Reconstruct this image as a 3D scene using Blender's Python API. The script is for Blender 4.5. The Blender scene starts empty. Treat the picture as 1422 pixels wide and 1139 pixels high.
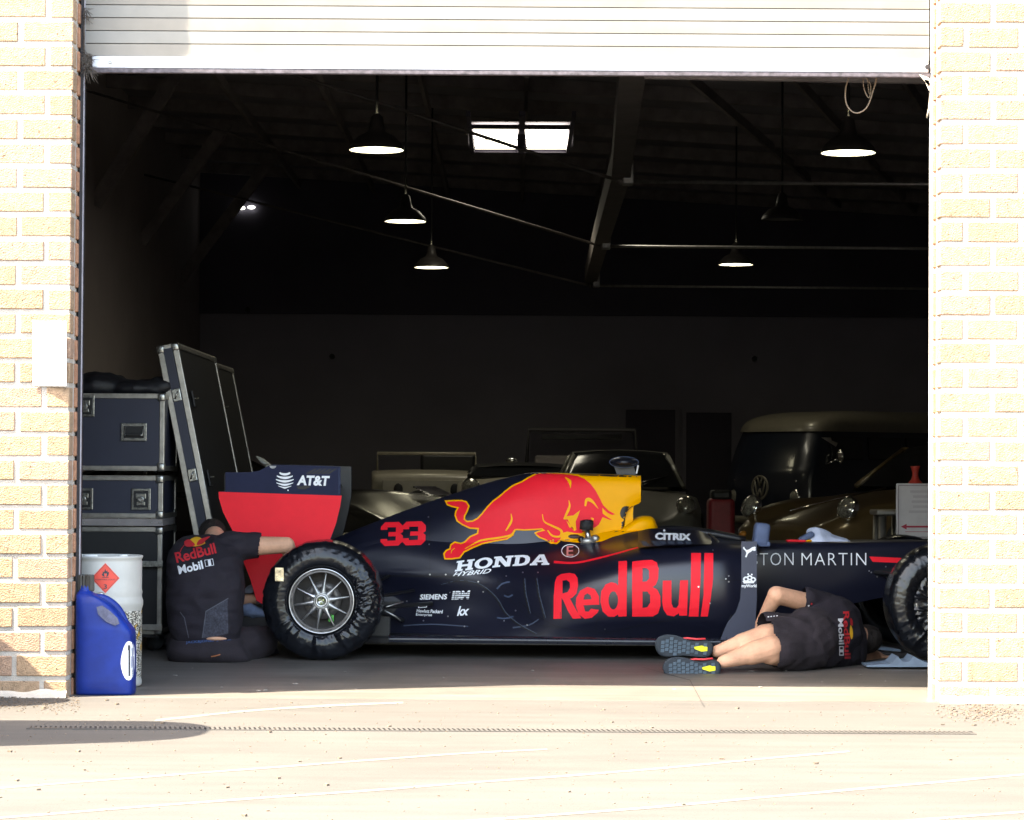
import bpy, bmesh, math, random
from mathutils import Vector, Matrix, noise, Euler
from mathutils.bvhtree import BVHTree
random.seed(7)
R=math.radians; PI=math.pi
SC=bpy.context.scene
COL=SC.collection
# ---------------------------------------------------------------- camera
F=3570.0; CH=1.08
CM=Euler((R(90)+math.atan(80.5/F),0,0)).to_matrix() @ Matrix.Rotation(R(0.33),3,'Z')
CP=Vector((0,0,CH))
def ray(px,py):
    return (CM @ Vector(((px-711)/F,-(py-569.5)/F,-1))).normalized()
def P(px,py,Y):
    d=ray(px,py); return CP+d*(Y/d.y)
def G(px,py):           # point on the ground
    d=ray(px,py); return CP-d*(CH/d.z)
cam=bpy.data.cameras.new('camera'); co=bpy.data.objects.new('camera',cam); COL.objects.link(co)
co.matrix_world=Matrix.Translation(CP)@CM.to_4x4()
cam.sensor_width=36; cam.lens=F/1422*36; cam.clip_start=.1; cam.clip_end=2000
SC.camera=co
# ---------------------------------------------------------------- materials
def mat(name,col,rough=.5,metal=0,var=.12,scale=12,bump=0,bscale=90,coat=0,emit=0,spec=.5,col2=None,alpha=1,trans=0,rvar=0,stretch=(1,1,1),sheen=0,pits=0):
    m=bpy.data.materials.new(name); m.use_nodes=True
    nt=m.node_tree; b=nt.nodes['Principled BSDF']; N=nt.nodes.new; L=nt.links.new
    b.inputs['Roughness'].default_value=rough; b.inputs['Metallic'].default_value=metal
    b.inputs['Specular IOR Level'].default_value=spec
    b.inputs['Coat Weight'].default_value=coat; b.inputs['Coat Roughness'].default_value=.12
    b.inputs['Sheen Weight'].default_value=sheen
    b.inputs['Transmission Weight'].default_value=trans
    b.inputs['Base Color'].default_value=(*col,1)
    tc=N('ShaderNodeTexCoord'); mp=N('ShaderNodeMapping'); mp.inputs['Scale'].default_value=stretch
    L(tc.outputs['Object'],mp.inputs['Vector'])
    if var>0 or col2:
        n=N('ShaderNodeTexNoise'); n.inputs['Scale'].default_value=scale; n.inputs['Detail'].default_value=5; n.inputs['Roughness'].default_value=.62
        L(mp.outputs[0],n.inputs['Vector'])
        r=N('ShaderNodeValToRGB'); c2=col2 or tuple(c*(1-2*var) for c in col); c1=col if col2 else tuple(min(1,c*(1+var)) for c in col)
        r.color_ramp.elements[0].color=(*c2,1); r.color_ramp.elements[1].color=(*c1,1)
        r.color_ramp.elements[0].position=.32; r.color_ramp.elements[1].position=.66
        L(n.outputs['Fac'],r.inputs['Fac']); src=r.outputs['Color']
        if pits:
            n3=N('ShaderNodeTexNoise'); n3.inputs['Scale'].default_value=pits; n3.inputs['Detail'].default_value=2; L(mp.outputs[0],n3.inputs['Vector'])
            r3=N('ShaderNodeValToRGB'); r3.color_ramp.elements[0].color=(.18,.16,.15,1); r3.color_ramp.elements[0].position=.29; r3.color_ramp.elements[1].position=.345; L(n3.outputs['Fac'],r3.inputs['Fac'])
            mx=N('ShaderNodeMix'); mx.data_type='RGBA'; mx.blend_type='MULTIPLY'; mx.inputs['Factor'].default_value=1; L(src,mx.inputs['A']); L(r3.outputs['Color'],mx.inputs['B']); src=mx.outputs['Result']
        L(src,b.inputs['Base Color'])
        if rvar>0:
            mr=N('ShaderNodeMapRange'); mr.inputs['To Min'].default_value=max(0,rough-rvar); mr.inputs['To Max'].default_value=min(1,rough+rvar)
            L(n.outputs['Fac'],mr.inputs['Value']); L(mr.outputs[0],b.inputs['Roughness'])
    if bump>0:
        n2=N('ShaderNodeTexNoise'); n2.inputs['Scale'].default_value=bscale; n2.inputs['Detail'].default_value=4
        L(mp.outputs[0],n2.inputs['Vector'])
        bp=N('ShaderNodeBump'); bp.inputs['Strength'].default_value=bump; bp.inputs['Distance'].default_value=.01
        L(n2.outputs['Fac'],bp.inputs['Height']); L(bp.outputs[0],b.inputs['Normal'])
    if emit>0:
        b.inputs['Emission Color'].default_value=(*col,1); b.inputs['Emission Strength'].default_value=emit
    return m
# ---------------------------------------------------------------- mesh builder
def frame(d):
    d=Vector(d).normalized(); a=Vector((0,0,1)) if abs(d.z)<.9 else Vector((1,0,0))
    u=d.cross(a).normalized(); v=d.cross(u).normalized(); return u,v
class MB:
    def __init__(s): s.v=[];s.f=[];s.m=[];s.sm=[];s.mats=[]
    def mi(s,m):
        if m not in s.mats: s.mats.append(m)
        return s.mats.index(m)
    def add(s,vs,fs,m,smooth=False,M=None):
        o=len(s.v); i=s.mi(m)
        for v in vs: s.v.append(M@Vector(v) if M else Vector(v))
        for f in fs: s.f.append([k+o for k in f]); s.m.append(i); s.sm.append(smooth)
        return s
    def box(s,c,d,m,bev=0,M=None,rot=None,seg=2,smooth=False):
        T=Matrix.Translation(Vector(c))
        if rot: T=T@Euler(rot).to_matrix().to_4x4()
        if M: T=M@T
        hx,hy,hz=[k/2 for k in d]
        if bev<=0:
            vs=[(x,y,z) for x in(-hx,hx) for y in(-hy,hy) for z in(-hz,hz)]
            return s.add(vs,[(0,1,3,2),(4,6,7,5),(0,4,5,1),(2,3,7,6),(0,2,6,4),(1,5,7,3)],m,smooth,T)
        bm=bmesh.new(); bmesh.ops.create_cube(bm,size=1)
        for v in bm.verts: v.co=Vector((v.co.x*d[0],v.co.y*d[1],v.co.z*d[2]))
        bmesh.ops.bevel(bm,geom=bm.edges[:],offset=bev,segments=seg,affect='EDGES',profile=.5)
        bm.verts.index_update()
        s.add([v.co.copy() for v in bm.verts],[[v.index for v in f.verts] for f in bm.faces],m,smooth,T); bm.free(); return s
    def cyl(s,p0,p1,r0,m,r1=None,n=16,cap=True,smooth=True):
        p0=Vector(p0);p1=Vector(p1); r1=r0 if r1 is None else r1
        u,v=frame(p1-p0); vs=[]
        for p,r in((p0,r0),(p1,r1)):
            for k in range(n):
                a=2*PI*k/n; vs.append(p+u*math.cos(a)*r+v*math.sin(a)*r)
        s.add(vs,[(k,(k+1)%n,n+(k+1)%n,n+k) for k in range(n)],m,smooth)
        if cap:
            s.add(vs[:n],[list(range(n))[::-1]],m); s.add(vs[n:],[list(range(n))],m)
        return s
    def tube(s,pts,r,m,n=8):
        pts=[Vector(p) for p in pts]; rs=r if isinstance(r,(list,tuple)) else [r]*len(pts); vs=[]
        u=None
        for i,p in enumerate(pts):
            d=(pts[min(i+1,len(pts)-1)]-pts[max(i-1,0)]).normalized()
            if u is None: u,_=frame(d)
            u=(u-d*u.dot(d)).normalized(); v=d.cross(u)
            for k in range(n):
                a=2*PI*k/n; vs.append(p+(u*math.cos(a)+v*math.sin(a))*rs[i])
        fs=[(i*n+k,i*n+(k+1)%n,(i+1)*n+(k+1)%n,(i+1)*n+k) for i in range(len(pts)-1) for k in range(n)]
        s.add(vs,fs,m,True); s.add(vs[:n],[list(range(n))[::-1]],m); s.add(vs[-n:],[list(range(n))],m); return s
    def lathe(s,prof,m,c=(0,0,0),axis='Z',n=40,M=None,fn=None,close=False):
        vs=[]
        for k in range(n):
            a=2*PI*k/n
            for j,(r,h) in enumerate(prof):
                if fn: r,h=fn(a,j,r,h)
                x,y=r*math.cos(a),r*math.sin(a)
                p=(x,y,h) if axis=='Z' else ((x,h,y) if axis=='Y' else (h,x,y))
                vs.append(Vector(p)+Vector(c))
        q=len(prof); fs=[(k*q+j,((k+1)%n)*q+j,((k+1)%n)*q+j+1,k*q+j+1) for k in range(n) for j in range(q-1)]
        if axis=='Y': fs=[f[::-1] for f in fs]
        return s.add(vs,fs,m,True,M)
    def grid(s,rows,m,smooth=True,closed=False,M=None):
        n=len(rows[0]); vs=[p for r in rows for p in r]; fs=[]
        for i in range(len(rows)-1):
            for j in range(n if closed else n-1):
                fs.append((i*n+j,(i+1)*n+j,(i+1)*n+(j+1)%n,i*n+(j+1)%n))
        return s.add(vs,fs,m,smooth,M)
    def prism(s,poly,axis,a,b,m,M=None):  # poly: 2D list, extruded along axis between a,b
        def q(p,h): return (p[0],h,p[1]) if axis=='Y' else ((h,p[0],p[1]) if axis=='X' else (p[0],p[1],h))
        n=len(poly); vs=[q(p,a) for p in poly]+[q(p,b) for p in poly]
        fs=[(k,(k+1)%n,n+(k+1)%n,n+k) for k in range(n)]+[list(range(n))[::-1],list(range(n,2*n))]
        return s.add(vs,fs,m,False,M)
    def sphere(s,c,r,m,n=16,M=None):
        r=(r,r,r) if not isinstance(r,(tuple,list)) else r
        rows=[[Vector((c[0]+r[0]*math.sin(t)*math.cos(a),c[1]+r[1]*math.sin(t)*math.sin(a),c[2]+r[2]*math.cos(t))) for a in [2*PI*k/n for k in range(n)]] for t in [PI*j/(n//2)+1e-4 for j in range(n//2+1)]]
        return s.grid(rows,m,True,True,M)
    def bvh(s): return BVHTree.FromPolygons([tuple(v) for v in s.v],s.f)
    def build(s,name,parent=None,recalc=True,**kw):
        me=bpy.data.meshes.new(name); me.from_pydata([tuple(v) for v in s.v],[],s.f)
        for m in s.mats: me.materials.append(m)
        for p,i,q in zip(me.polygons,s.m,s.sm): p.material_index=i; p.use_smooth=q
        if recalc:
            bm=bmesh.new(); bm.from_mesh(me); bmesh.ops.remove_doubles(bm,verts=bm.verts,dist=1e-5)
            bmesh.ops.recalc_face_normals(bm,faces=bm.faces[:]); bm.to_mesh(me); bm.free()
        me.update()
        o=bpy.data.objects.new(name,me); COL.objects.link(o)
        if parent:
            o.parent=parent; o.matrix_parent_inverse=parent.matrix_world.inverted() if kw.get('world') else Matrix()
        for k in('label','category','group','kind'):
            if kw.get(k): o[k]=kw[k]
        return o
def thing(name,label,cat,loc=(0,0,0),rz=0,group=None):
    o=bpy.data.objects.new(name,None); COL.objects.link(o); o.location=loc; o.rotation_euler=(0,0,rz)
    o.empty_display_size=.1
    o['label']=label; o['category']=cat
    if group: o['group']=group
    o['_w']=1
    bpy.context.view_layer.update()
    return o
def copy_tree(o,parent=None):
    c=o.copy(); COL.objects.link(c)
    if parent: c.parent=parent
    for ch in list(o.children): copy_tree(ch,c)
    return c
def cr(p0,p1,p2,p3,t):
    return .5*((2*p1)+(-p0+p2)*t+(2*p0-5*p1+4*p2-p3)*t*t+(-p0+3*p1-3*p2+p3)*t**3)
def dens(pts,n,closed=False):
    pts=[Vector(p) for p in pts]; o=[]; L=len(pts); rng=L if closed else L-1
    for i in range(rng):
        a=pts[(i-1)%L] if closed or i>0 else pts[0]*2-pts[1]
        d=pts[(i+2)%L] if closed or i+2<L else pts[-1]*2-pts[-2]
        for k in range(n): o.append(cr(a,pts[i],pts[(i+1)%L],d,k/n))
    if not closed: o.append(pts[-1])
    return o
def dgrid(rows,nu,nv):
    rows=[dens(r,nv) for r in rows]
    cols=[dens(c,nu) for c in zip(*rows)]
    return [list(r) for r in zip(*cols)]
# ---------------------------------------------------------------- flat shapes and decals
def _eval2d(ob):
    COL.objects.link(ob); dg=bpy.context.evaluated_depsgraph_get(); e=ob.evaluated_get(dg); me=e.to_mesh()
    vs=[(v.co.x,v.co.y) for v in me.vertices]; fs=[list(p.vertices) for p in me.polygons]; e.to_mesh_clear()
    cd=ob.data; bpy.data.objects.remove(ob); bpy.data.curves.remove(cd); return vs,fs
def poly2d(polys,offset=0):
    cu=bpy.data.curves.new('c','CURVE'); cu.dimensions='2D'; cu.fill_mode='BOTH'; cu.offset=offset
    for pl in polys:
        sp=cu.splines.new('POLY'); sp.points.add(len(pl)-1)
        for k,p in enumerate(pl): sp.points[k].co=(p[0],-p[1],0,1)
        sp.use_cyclic_u=True
    vs,fs=_eval2d(bpy.data.objects.new('c',cu)); return [(x,-y) for x,y in vs],fs
def text2d(s,offset=0,shear=0,space=1):
    cu=bpy.data.curves.new('t','FONT'); cu.body=s; cu.offset=offset; cu.shear=shear; cu.space_character=space; cu.resolution_u=3
    vs,fs=_eval2d(bpy.data.objects.new('t',cu)); return [(x,-y) for x,y in vs],fs
def fit(sh,box=None,quad=None):
    vs,fs=sh; x0=min(v[0] for v in vs);x1=max(v[0] for v in vs);y0=min(v[1] for v in vs);y1=max(v[1] for v in vs)
    if box: quad=[(box[0],box[1]),(box[2],box[1]),(box[2],box[3]),(box[0],box[3])]
    tl,tr,br,bl=[Vector(q) for q in quad]; o=[]
    for x,y in vs:
        u=(x-x0)/(x1-x0); w=(y-y0)/(y1-y0); p=tl*(1-u)*(1-w)+tr*u*(1-w)+br*u*w+bl*(1-u)*w; o.append((p.x,p.y))
    return o,fs
def refine(sh,L):
    vs,fs=sh; bm=bmesh.new(); V=[bm.verts.new((x,y,0)) for x,y in vs]
    for f in fs:
        try: bm.faces.new([V[k] for k in f])
        except Exception: pass
    bmesh.ops.triangulate(bm,faces=bm.faces[:])
    for _ in range(7):
        es=[e for e in bm.edges if e.calc_length()>L]
        if not es: break
        bmesh.ops.subdivide_edges(bm,edges=es,cuts=1); bmesh.ops.triangulate(bm,faces=[f for f in bm.faces if len(f.verts)>3])
    bm.verts.index_update(); o=[(v.co.x,v.co.y) for v in bm.verts],[[v.index for v in f.verts] for f in bm.faces]; bm.free(); return o
def decal(mb,bvh,sh,m,off=.002,L=4,Yd=15):
    vs,fs=refine(sh,L); out=[]; ok=[]; lastd=None
    for x,y in vs:
        d=ray(x,y); h=bvh.ray_cast(CP,d)
        if h[0] is None: out.append(None)
        else: out.append(h[0]-d*off)
    good=[p for p in out if p is not None]
    if not good: print('DECAL MISS',m.name,vs[0]); return
    fs=[f for f in fs if all(out[k] is not None for k in f)]
    # drop faces that tear across a depth step
    keep=[f for f in fs if max(out[a].y for a in f)-min(out[a].y for a in f)<.12]
    out=[p if p is not None else good[0] for p in out]
    mb.add(out,[f[::-1] for f in keep],m,True)
def planeXZ(mb,sh,Y,m,L=1000):   # flat shape in pixel coords laid at depth Y
    vs,fs=sh; mb.add([P(x,y,Y) for x,y in vs],fs,m)
def ell(cx,cy,rx,ry,n=28,a0=0,a1=360):
    return [(cx+rx*math.cos(R(a0+(a1-a0)*k/n)),cy+ry*math.sin(R(a0+(a1-a0)*k/n))) for k in range(n+(0 if a1-a0==360 else 1))]
def stroke(pts,w):
    pts=[Vector(p) for p in pts]; ws=w if isinstance(w,(list,tuple)) else [w]*len(pts); l=[];r=[]
    for i,p in enumerate(pts):
        d=(pts[min(i+1,len(pts)-1)]-pts[max(i-1,0)]).normalized(); n=Vector((-d.y,d.x)); l.append(p+n*ws[i]/2); r.append(p-n*ws[i]/2)
    return [(p.x,p.y) for p in l+r[::-1]]
def sm(pts,n=3): return [(p.x,p.y) for p in dens([(a,b,0) for a,b in pts],n,True)]
# ---------------------------------------------------------------- soft bodies: closed pieces fused into one skin
def capsule(p0,p1,r0,r1,n=14,flat=None):
    p0=Vector(p0);p1=Vector(p1); d=(p1-p0); u,v=frame(d); d=d.normalized(); rows=[]
    for c,r,t0,t1 in((p0,r0,-90,0),(p1,r1,0,90)):
        for k in range(6):
            t=R(t0+(t1-t0)*k/5); 
            if abs(t)>R(89): t=R(89.5)*(1 if t>0 else -1)
            rows.append([c+d*math.sin(t)*r+(u*math.cos(2*PI*j/n)+v*math.sin(2*PI*j/n))*math.cos(t)*r for j in range(n)])
    m=MB(); m.grid(rows,None,True,True); m.f.append(list(range(n))[::-1]); m.f.append(list(range(len(m.v)-n,len(m.v)))); return m.v,m.f
def ellip(c,r,rot=(0,0,0),n=16):
    Rm=Euler([R(a) for a in rot]).to_matrix(); rows=[]
    for j in range(n//2+1):
        t=min(max(PI*j/(n//2),.01),PI-.01)
        rows.append([Vector(c)+Rm@Vector((r[0]*math.sin(t)*math.cos(2*PI*k/n),r[1]*math.sin(t)*math.sin(2*PI*k/n),r[2]*math.cos(t))) for k in range(n)])
    m=MB(); m.grid(rows,None,True,True); m.f.append(list(range(n))); m.f.append(list(range(len(m.v)-n,len(m.v)))[::-1]); return m.v,m.f
def fuse(parts,vox=.008,smooth=6,wr=0,wscale=9,cut=None,stretch=(1,1,1)):
    vs=[];fs=[]
    for v,f in parts:
        o=len(vs); vs+=[tuple(a) for a in v]; fs+=[[k+o for k in q] for q in f]
    me=bpy.data.meshes.new('t'); me.from_pydata(vs,[],fs)
    bm=bmesh.new(); bm.from_mesh(me); bmesh.ops.recalc_face_normals(bm,faces=bm.faces[:]); bm.to_mesh(me); bm.free()
    ob=bpy.data.objects.new('t',me); COL.objects.link(ob)
    md=ob.modifiers.new('r','REMESH'); md.mode='VOXEL'; md.voxel_size=vox; md.use_smooth_shade=True
    s=ob.modifiers.new('s','SMOOTH'); s.factor=.5; s.iterations=smooth
    dg=bpy.context.evaluated_depsgraph_get(); e=ob.evaluated_get(dg); m2=e.to_mesh()
    V=[v.co.copy() for v in m2.vertices]; N=[v.normal.copy() for v in m2.vertices]; Fc=[list(p.vertices) for p in m2.polygons]; e.to_mesh_clear()
    bpy.data.objects.remove(ob)
    if wr>0:
        for i,(v,n) in enumerate(zip(V,N)):
            q=Vector((v.x*stretch[0],v.y*stretch[1],v.z*stretch[2]))*wscale
            a=noise.noise(q); b=noise.noise(q*2.3+Vector((5,1,2)))
            V[i]=v+n*wr*((1-abs(a)*3)*.7+b*.6)
    if cut:  # delete faces beyond plane (point,normal)
        for cp,cn in cut:
            cp=Vector(cp);cn=Vector(cn)
            Fc=[f for f in Fc if (sum((V[k] for k in f),Vector())/len(f)-cp).dot(cn)<0]
    used=sorted({k for f in Fc for k in f}); mp={k:i for i,k in enumerate(used)}
    return [V[k] for k in used],[[mp[k] for k in f] for f in Fc]
DUST=3;SKS=.15;SUN=3.8;EXPO=3.15
# ---------------------------------------------------------------- world and sun
W=bpy.data.worlds.new('World'); SC.world=W; W.use_nodes=True; nt=W.node_tree
sky=nt.nodes.new('ShaderNodeTexSky'); sky.sky_type='NISHITA'; sky.sun_disc=False
AZ=R(69); EL=R(59)
SD=Vector((-math.sin(AZ)*math.cos(EL),-math.cos(AZ)*math.cos(EL),math.sin(EL)))
sky.sun_elevation=EL; sky.sun_rotation=math.atan2(SD.x,SD.y)%(2*PI)
bg=nt.nodes['Background']; bg.inputs['Strength'].default_value=SKS; nt.links.new(sky.outputs[0],bg.inputs['Color'])
sky.dust_density=DUST; sl=bpy.data.lights.new('sun','SUN'); sl.energy=SUN; sl.angle=R(.5); sl.color=(1,.95,.87)
so=bpy.data.objects.new('sun',sl); COL.objects.link(so); so.rotation_euler=(-SD).to_track_quat('-Z','Y').to_euler()
SC.view_settings.view_transform='Standard'; SC.view_settings.look='None'; SC.view_settings.exposure=EXPO; SC.view_settings.gamma=1
SC.view_settings.use_white_balance=True; SC.view_settings.white_balance_temperature=7600; SC.view_settings.white_balance_tint=6
SC.cycles.use_denoising=True
SC.cycles.max_bounces=10; SC.cycles.diffuse_bounces=6
# ---------------------------------------------------------------- shared materials
M_conc=mat('concrete',(.50,.46,.40),.9,var=.07,scale=3,bump=.25,bscale=220)
def concrete_floor(name,c1,c2,rough):
    m=bpy.data.materials.new(name); m.use_nodes=True; nt=m.node_tree; b=nt.nodes['Principled BSDF']; N=nt.nodes.new; L=nt.links.new
    tc=N('ShaderNodeTexCoord'); big=N('ShaderNodeTexNoise'); big.inputs['Scale'].default_value=.9; big.inputs['Detail'].default_value=7; big.inputs['Roughness'].default_value=.6
    fine=N('ShaderNodeTexNoise'); fine.inputs['Scale'].default_value=140; fine.inputs['Detail'].default_value=3
    L(tc.outputs['Object'],big.inputs['Vector']); L(tc.outputs['Object'],fine.inputs['Vector'])
    st=N('ShaderNodeTexNoise'); st.inputs['Scale'].default_value=3; st.inputs['Detail'].default_value=5
    mp=N('ShaderNodeMapping'); mp.inputs['Scale'].default_value=(.5,3,1); L(tc.outputs['Object'],mp.inputs['Vector']); L(mp.outputs[0],st.inputs['Vector'])
    r=N('ShaderNodeValToRGB'); r.color_ramp.elements[0].color=(*c2,1); r.color_ramp.elements[1].color=(*c1,1); r.color_ramp.elements[0].position=.38; r.color_ramp.elements[1].position=.62
    ad=N('ShaderNodeMath'); ad.operation='ADD'; h=N('ShaderNodeMath'); h.operation='MULTIPLY'; h.inputs[1].default_value=.5
    L(big.outputs['Fac'],ad.inputs[0]); L(st.outputs['Fac'],ad.inputs[1]); L(ad.outputs[0],h.inputs[0]); L(h.outputs[0],r.inputs['Fac'])
    r2=N('ShaderNodeValToRGB'); r2.color_ramp.elements[0].color=(.16,.15,.14,1); r2.color_ramp.elements[1].color=(1.0,1.0,1.0,1); r2.color_ramp.elements[0].position=.30; r2.color_ramp.elements[1].position=.40
    L(fine.outputs['Fac'],r2.inputs['Fac'])
    mx=N('ShaderNodeMix'); mx.data_type='RGBA'; mx.blend_type='MULTIPLY'; mx.inputs['Factor'].default_value=.8
    L(r.outputs[0],mx.inputs['A']); L(r2.outputs[0],mx.inputs['B']); L(mx.outputs['Result'],b.inputs['Base Color'])
    b.inputs['Roughness'].default_value=rough
    bp=N('ShaderNodeBump'); bp.inputs['Strength'].default_value=.25; bp.inputs['Distance'].default_value=.003; L(fine.outputs['Fac'],bp.inputs['Height']); L(bp.outputs[0],b.inputs['Normal'])
    return m
M_apron=concrete_floor('apron concrete',(.062,.057,.054),(.046,.042,.040),.8)
M_floor=concrete_floor('garage floor concrete',(.135,.121,.109),(.078,.070,.063),.5)
M_brk=[mat('brick %d'%k,c,.9,var=.13,scale=30,bump=.7,bscale=140,pits=75) for k,c in enumerate([(.385,.258,.165),(.41,.27,.17),(.355,.235,.15),(.39,.25,.175)])]
M_mort=mat('mortar',(.49,.44,.39),.95,var=.08,scale=25,bump=.5,bscale=200)
M_slat=mat('painted slat cream',(.235,.215,.19),.5,var=.05,scale=4,spec=.3)
M_slat2=mat('painted slat grey',(.24,.23,.212),.5,var=.05,scale=4,spec=.3)
M_bar=mat('galvanised bottom bar',(.55,.57,.62),.5,0,var=.06,scale=9)
M_dark=mat('dark paint',(.02,.018,.022),.6,var=.1)
M_black=mat('black',(.008,.008,.010),.5,var=.1)
M_rub=mat('rubber',(.015,.015,.016),.75,var=.2,scale=30)
M_steel=mat('steel',(.55,.54,.52),.35,1,var=.1,scale=14)
M_gal=mat('galvanised steel',(.45,.45,.44),.45,.9,var=.12,scale=20)
M_wallL=mat('painted side wall',(.46,.41,.41),.9,var=.06,scale=.6)
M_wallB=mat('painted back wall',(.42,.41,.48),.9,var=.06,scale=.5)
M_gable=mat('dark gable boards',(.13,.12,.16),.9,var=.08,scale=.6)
M_roof=mat('roof underside boards',(.30,.29,.33),.9,var=.12,scale=.7)
M_timber=mat('dark timber',(.30,.27,.27),.8,var=.15,scale=5,stretch=(1,.2,1))
M_white=mat('white paint',(.8,.8,.78),.5,var=.03)
M_paper=mat('paper',(.86,.85,.86),.8,var=.02)
M_ink=mat('ink',(.05,.05,.06),.8,var=0)
M_red=mat('red vinyl',(.92,.018,.035),.5,var=.02,spec=.2)
M_yel=mat('yellow vinyl',(.95,.42,.002),.5,var=.02,spec=.2)
M_wht=mat('white vinyl',(.88,.90,.93),.45,var=.02,spec=.4)
# ---------------------------------------------------------------- ground
def sheet(name,x0,x1,y0,y1,z,m,nx=1,ny=1,kind='structure',**kw):
    b=MB(); b.grid([[(x0+(x1-x0)*i/nx,y0+(y1-y0)*j/ny,z) for j in range(ny+1)] for i in range(nx+1)],m,False); return b.build(name,kind=kind,**kw)
b=MB(); gx_=[-300,-5.28,9,300]; gy_=[-300,12.0,43.4,400]
for i in range(3):
    for j in range(3):
        if i==1 and j==1: continue
        b.add([(gx_[i],gy_[j],0),(gx_[i+1],gy_[j],0),(gx_[i+1],gy_[j+1],0),(gx_[i],gy_[j+1],0)],[(0,1,2,3)],M_apron)
b.build('ground',kind='structure')
sheet('garage_floor',-5.28,9,12.0,43.4,0,M_floor)
# light reflection streaks on the apron, put in as pale strips
M_streak=mat('pale reflection streak',(.125,.118,.105),.8,var=.12,scale=9)
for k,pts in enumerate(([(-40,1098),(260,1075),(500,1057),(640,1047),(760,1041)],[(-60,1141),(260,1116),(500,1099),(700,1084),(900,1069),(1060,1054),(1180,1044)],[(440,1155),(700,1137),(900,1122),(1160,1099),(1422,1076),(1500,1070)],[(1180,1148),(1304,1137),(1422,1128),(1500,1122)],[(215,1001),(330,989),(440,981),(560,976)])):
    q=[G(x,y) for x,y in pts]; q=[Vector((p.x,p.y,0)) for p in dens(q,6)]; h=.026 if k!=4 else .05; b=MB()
    b.add([Vector((p.x,p.y+s*h*(1+.5*noise.noise(Vector((p.x*3,k,s)))),.0012)) for p in q for s in(-1,1)],[(2*i,2*i+2,2*i+3,2*i+1) for i in range(len(q)-1)],M_streak)
    b.build('reflection_streak',kind='structure')
# saw-cut joints in the slab
b=MB(); a=P(960,955,12.9); a=G(958,945); c=G(978,982); b.add([(a.x-.0015,a.y,.002),(a.x+.0015,a.y,.002),(c.x+.002,c.y,.002),(c.x-.002,c.y,.002)],[(0,1,2,3)],M_dark)
b.add([(a.x-.004,a.y,.002),(a.x+.004,a.y,.002),(a.x-.2,14,.002),(a.x-.203,14,.002)],[(0,1,2,3)],M_dark)
b.build('floor_joint',kind='structure')
XL=P(97,530,12).x; XR=P(1305,530,12).x     # opening edges on the wall face
JD=.27
M_rev=mat('red reveal brick',(.40,.20,.12),.9,var=.15,scale=30,bump=.6,bscale=160)
def brick_wall(name,side,label):
    t=thing(name,label,'wall',(XL if side<0 else XR,12.13,0))
    ch=.1141; z0=.0955-.1141; mb=MB(); mo=MB(); rnd=random.Random(5+side)
    x_in=XL if side<0 else XR; x_out=x_in+side*3.9; ztop=5.2
    # mortar body
    lo,hi=min(x_in,x_out),max(x_in,x_out)
    mo.box(((lo+hi)/2-side*-.003,12+JD/2+.004,ztop/2-.05),(hi-lo-.008,JD+.0,ztop+.1),M_mort)
    mo.build('mortar',t,world=True)
    nrow=int((ztop-z0)/ch)
    for k in range(nrow):
        za=z0+k*ch; zc=za+.049; h=.094
        off=(k+(1 if side<0 else 0))%2
        d=0; first=.235 if off==0 else .107
        x=0
        while x<3.85:
            L=first if x==0 else .235
            L=min(L,3.9-x)
            if L<.03: break
            j=[rnd.uniform(-.0022,.0022) for _ in range(6)]
            m=rnd.choice(M_brk)
            xc=x_in+side*(x+L/2)
            if x==0: xc=x_in+side*(L/2)
            mb.box((xc+j[0],12.05+j[1],zc+j[2]),(L+j[3],.1,h+j[4]),m,bev=.004,seg=1,rot=(0,j[5],0))
            x+=L+.022
        # return bricks in the reveal
        for (ya,yb) in((.152,JD-.004),):
            mb.box((x_in+side*.045,12+(ya+yb)/2,zc+rnd.uniform(-.002,.002)),(.1,yb-ya,h),M_rev,bev=.004,seg=1)
    mb.build('bricks',t,world=True)
    return t
# brick faces stand 0-3 mm off the mortar because the mortar body is pulled back
brick_wall('brick_wall',-1,'sunlit yellow brick wall left of the garage opening with a paper notice taped on')
brick_wall('brick_wall',1,'sunlit yellow brick wall right of the garage opening, bare of any notice')
# upper wall over the door, walls beyond, garage shell
t=thing('garage_building','dark garage interior with bare painted walls and timber roof behind the opening','building',(0,12,0))
def part(mb,name,par,**k): return mb.build(name,par,world=True,**k)
b=MB(); b.box((1.5,12.2,6.0),(15,.4,1.56),M_brk[0]); b.box((-5.96,12.14,2.6),(.18,.28,5.2),M_brk[1]); b.box((7.6,12.14,2.6),(3.5,.28,5.2),M_brk[1]); part(b,'front_wall',t)
b=MB(); b.box((-5.36,28,3.3),(.16,31.5,6.9),M_wallL); part(b,'side_wall',t)
b=MB(); b.box((9.08,28,3.3),(.16,31.5,6.9),M_wallB); part(b,'side_wall',t)
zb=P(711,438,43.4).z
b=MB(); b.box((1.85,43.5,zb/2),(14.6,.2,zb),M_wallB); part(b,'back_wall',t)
b=MB(); b.box((1.85,43.42,(zb+7)/2+.001),(14.6,.3,7-zb),M_gable); part(b,'gable',t)
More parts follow.
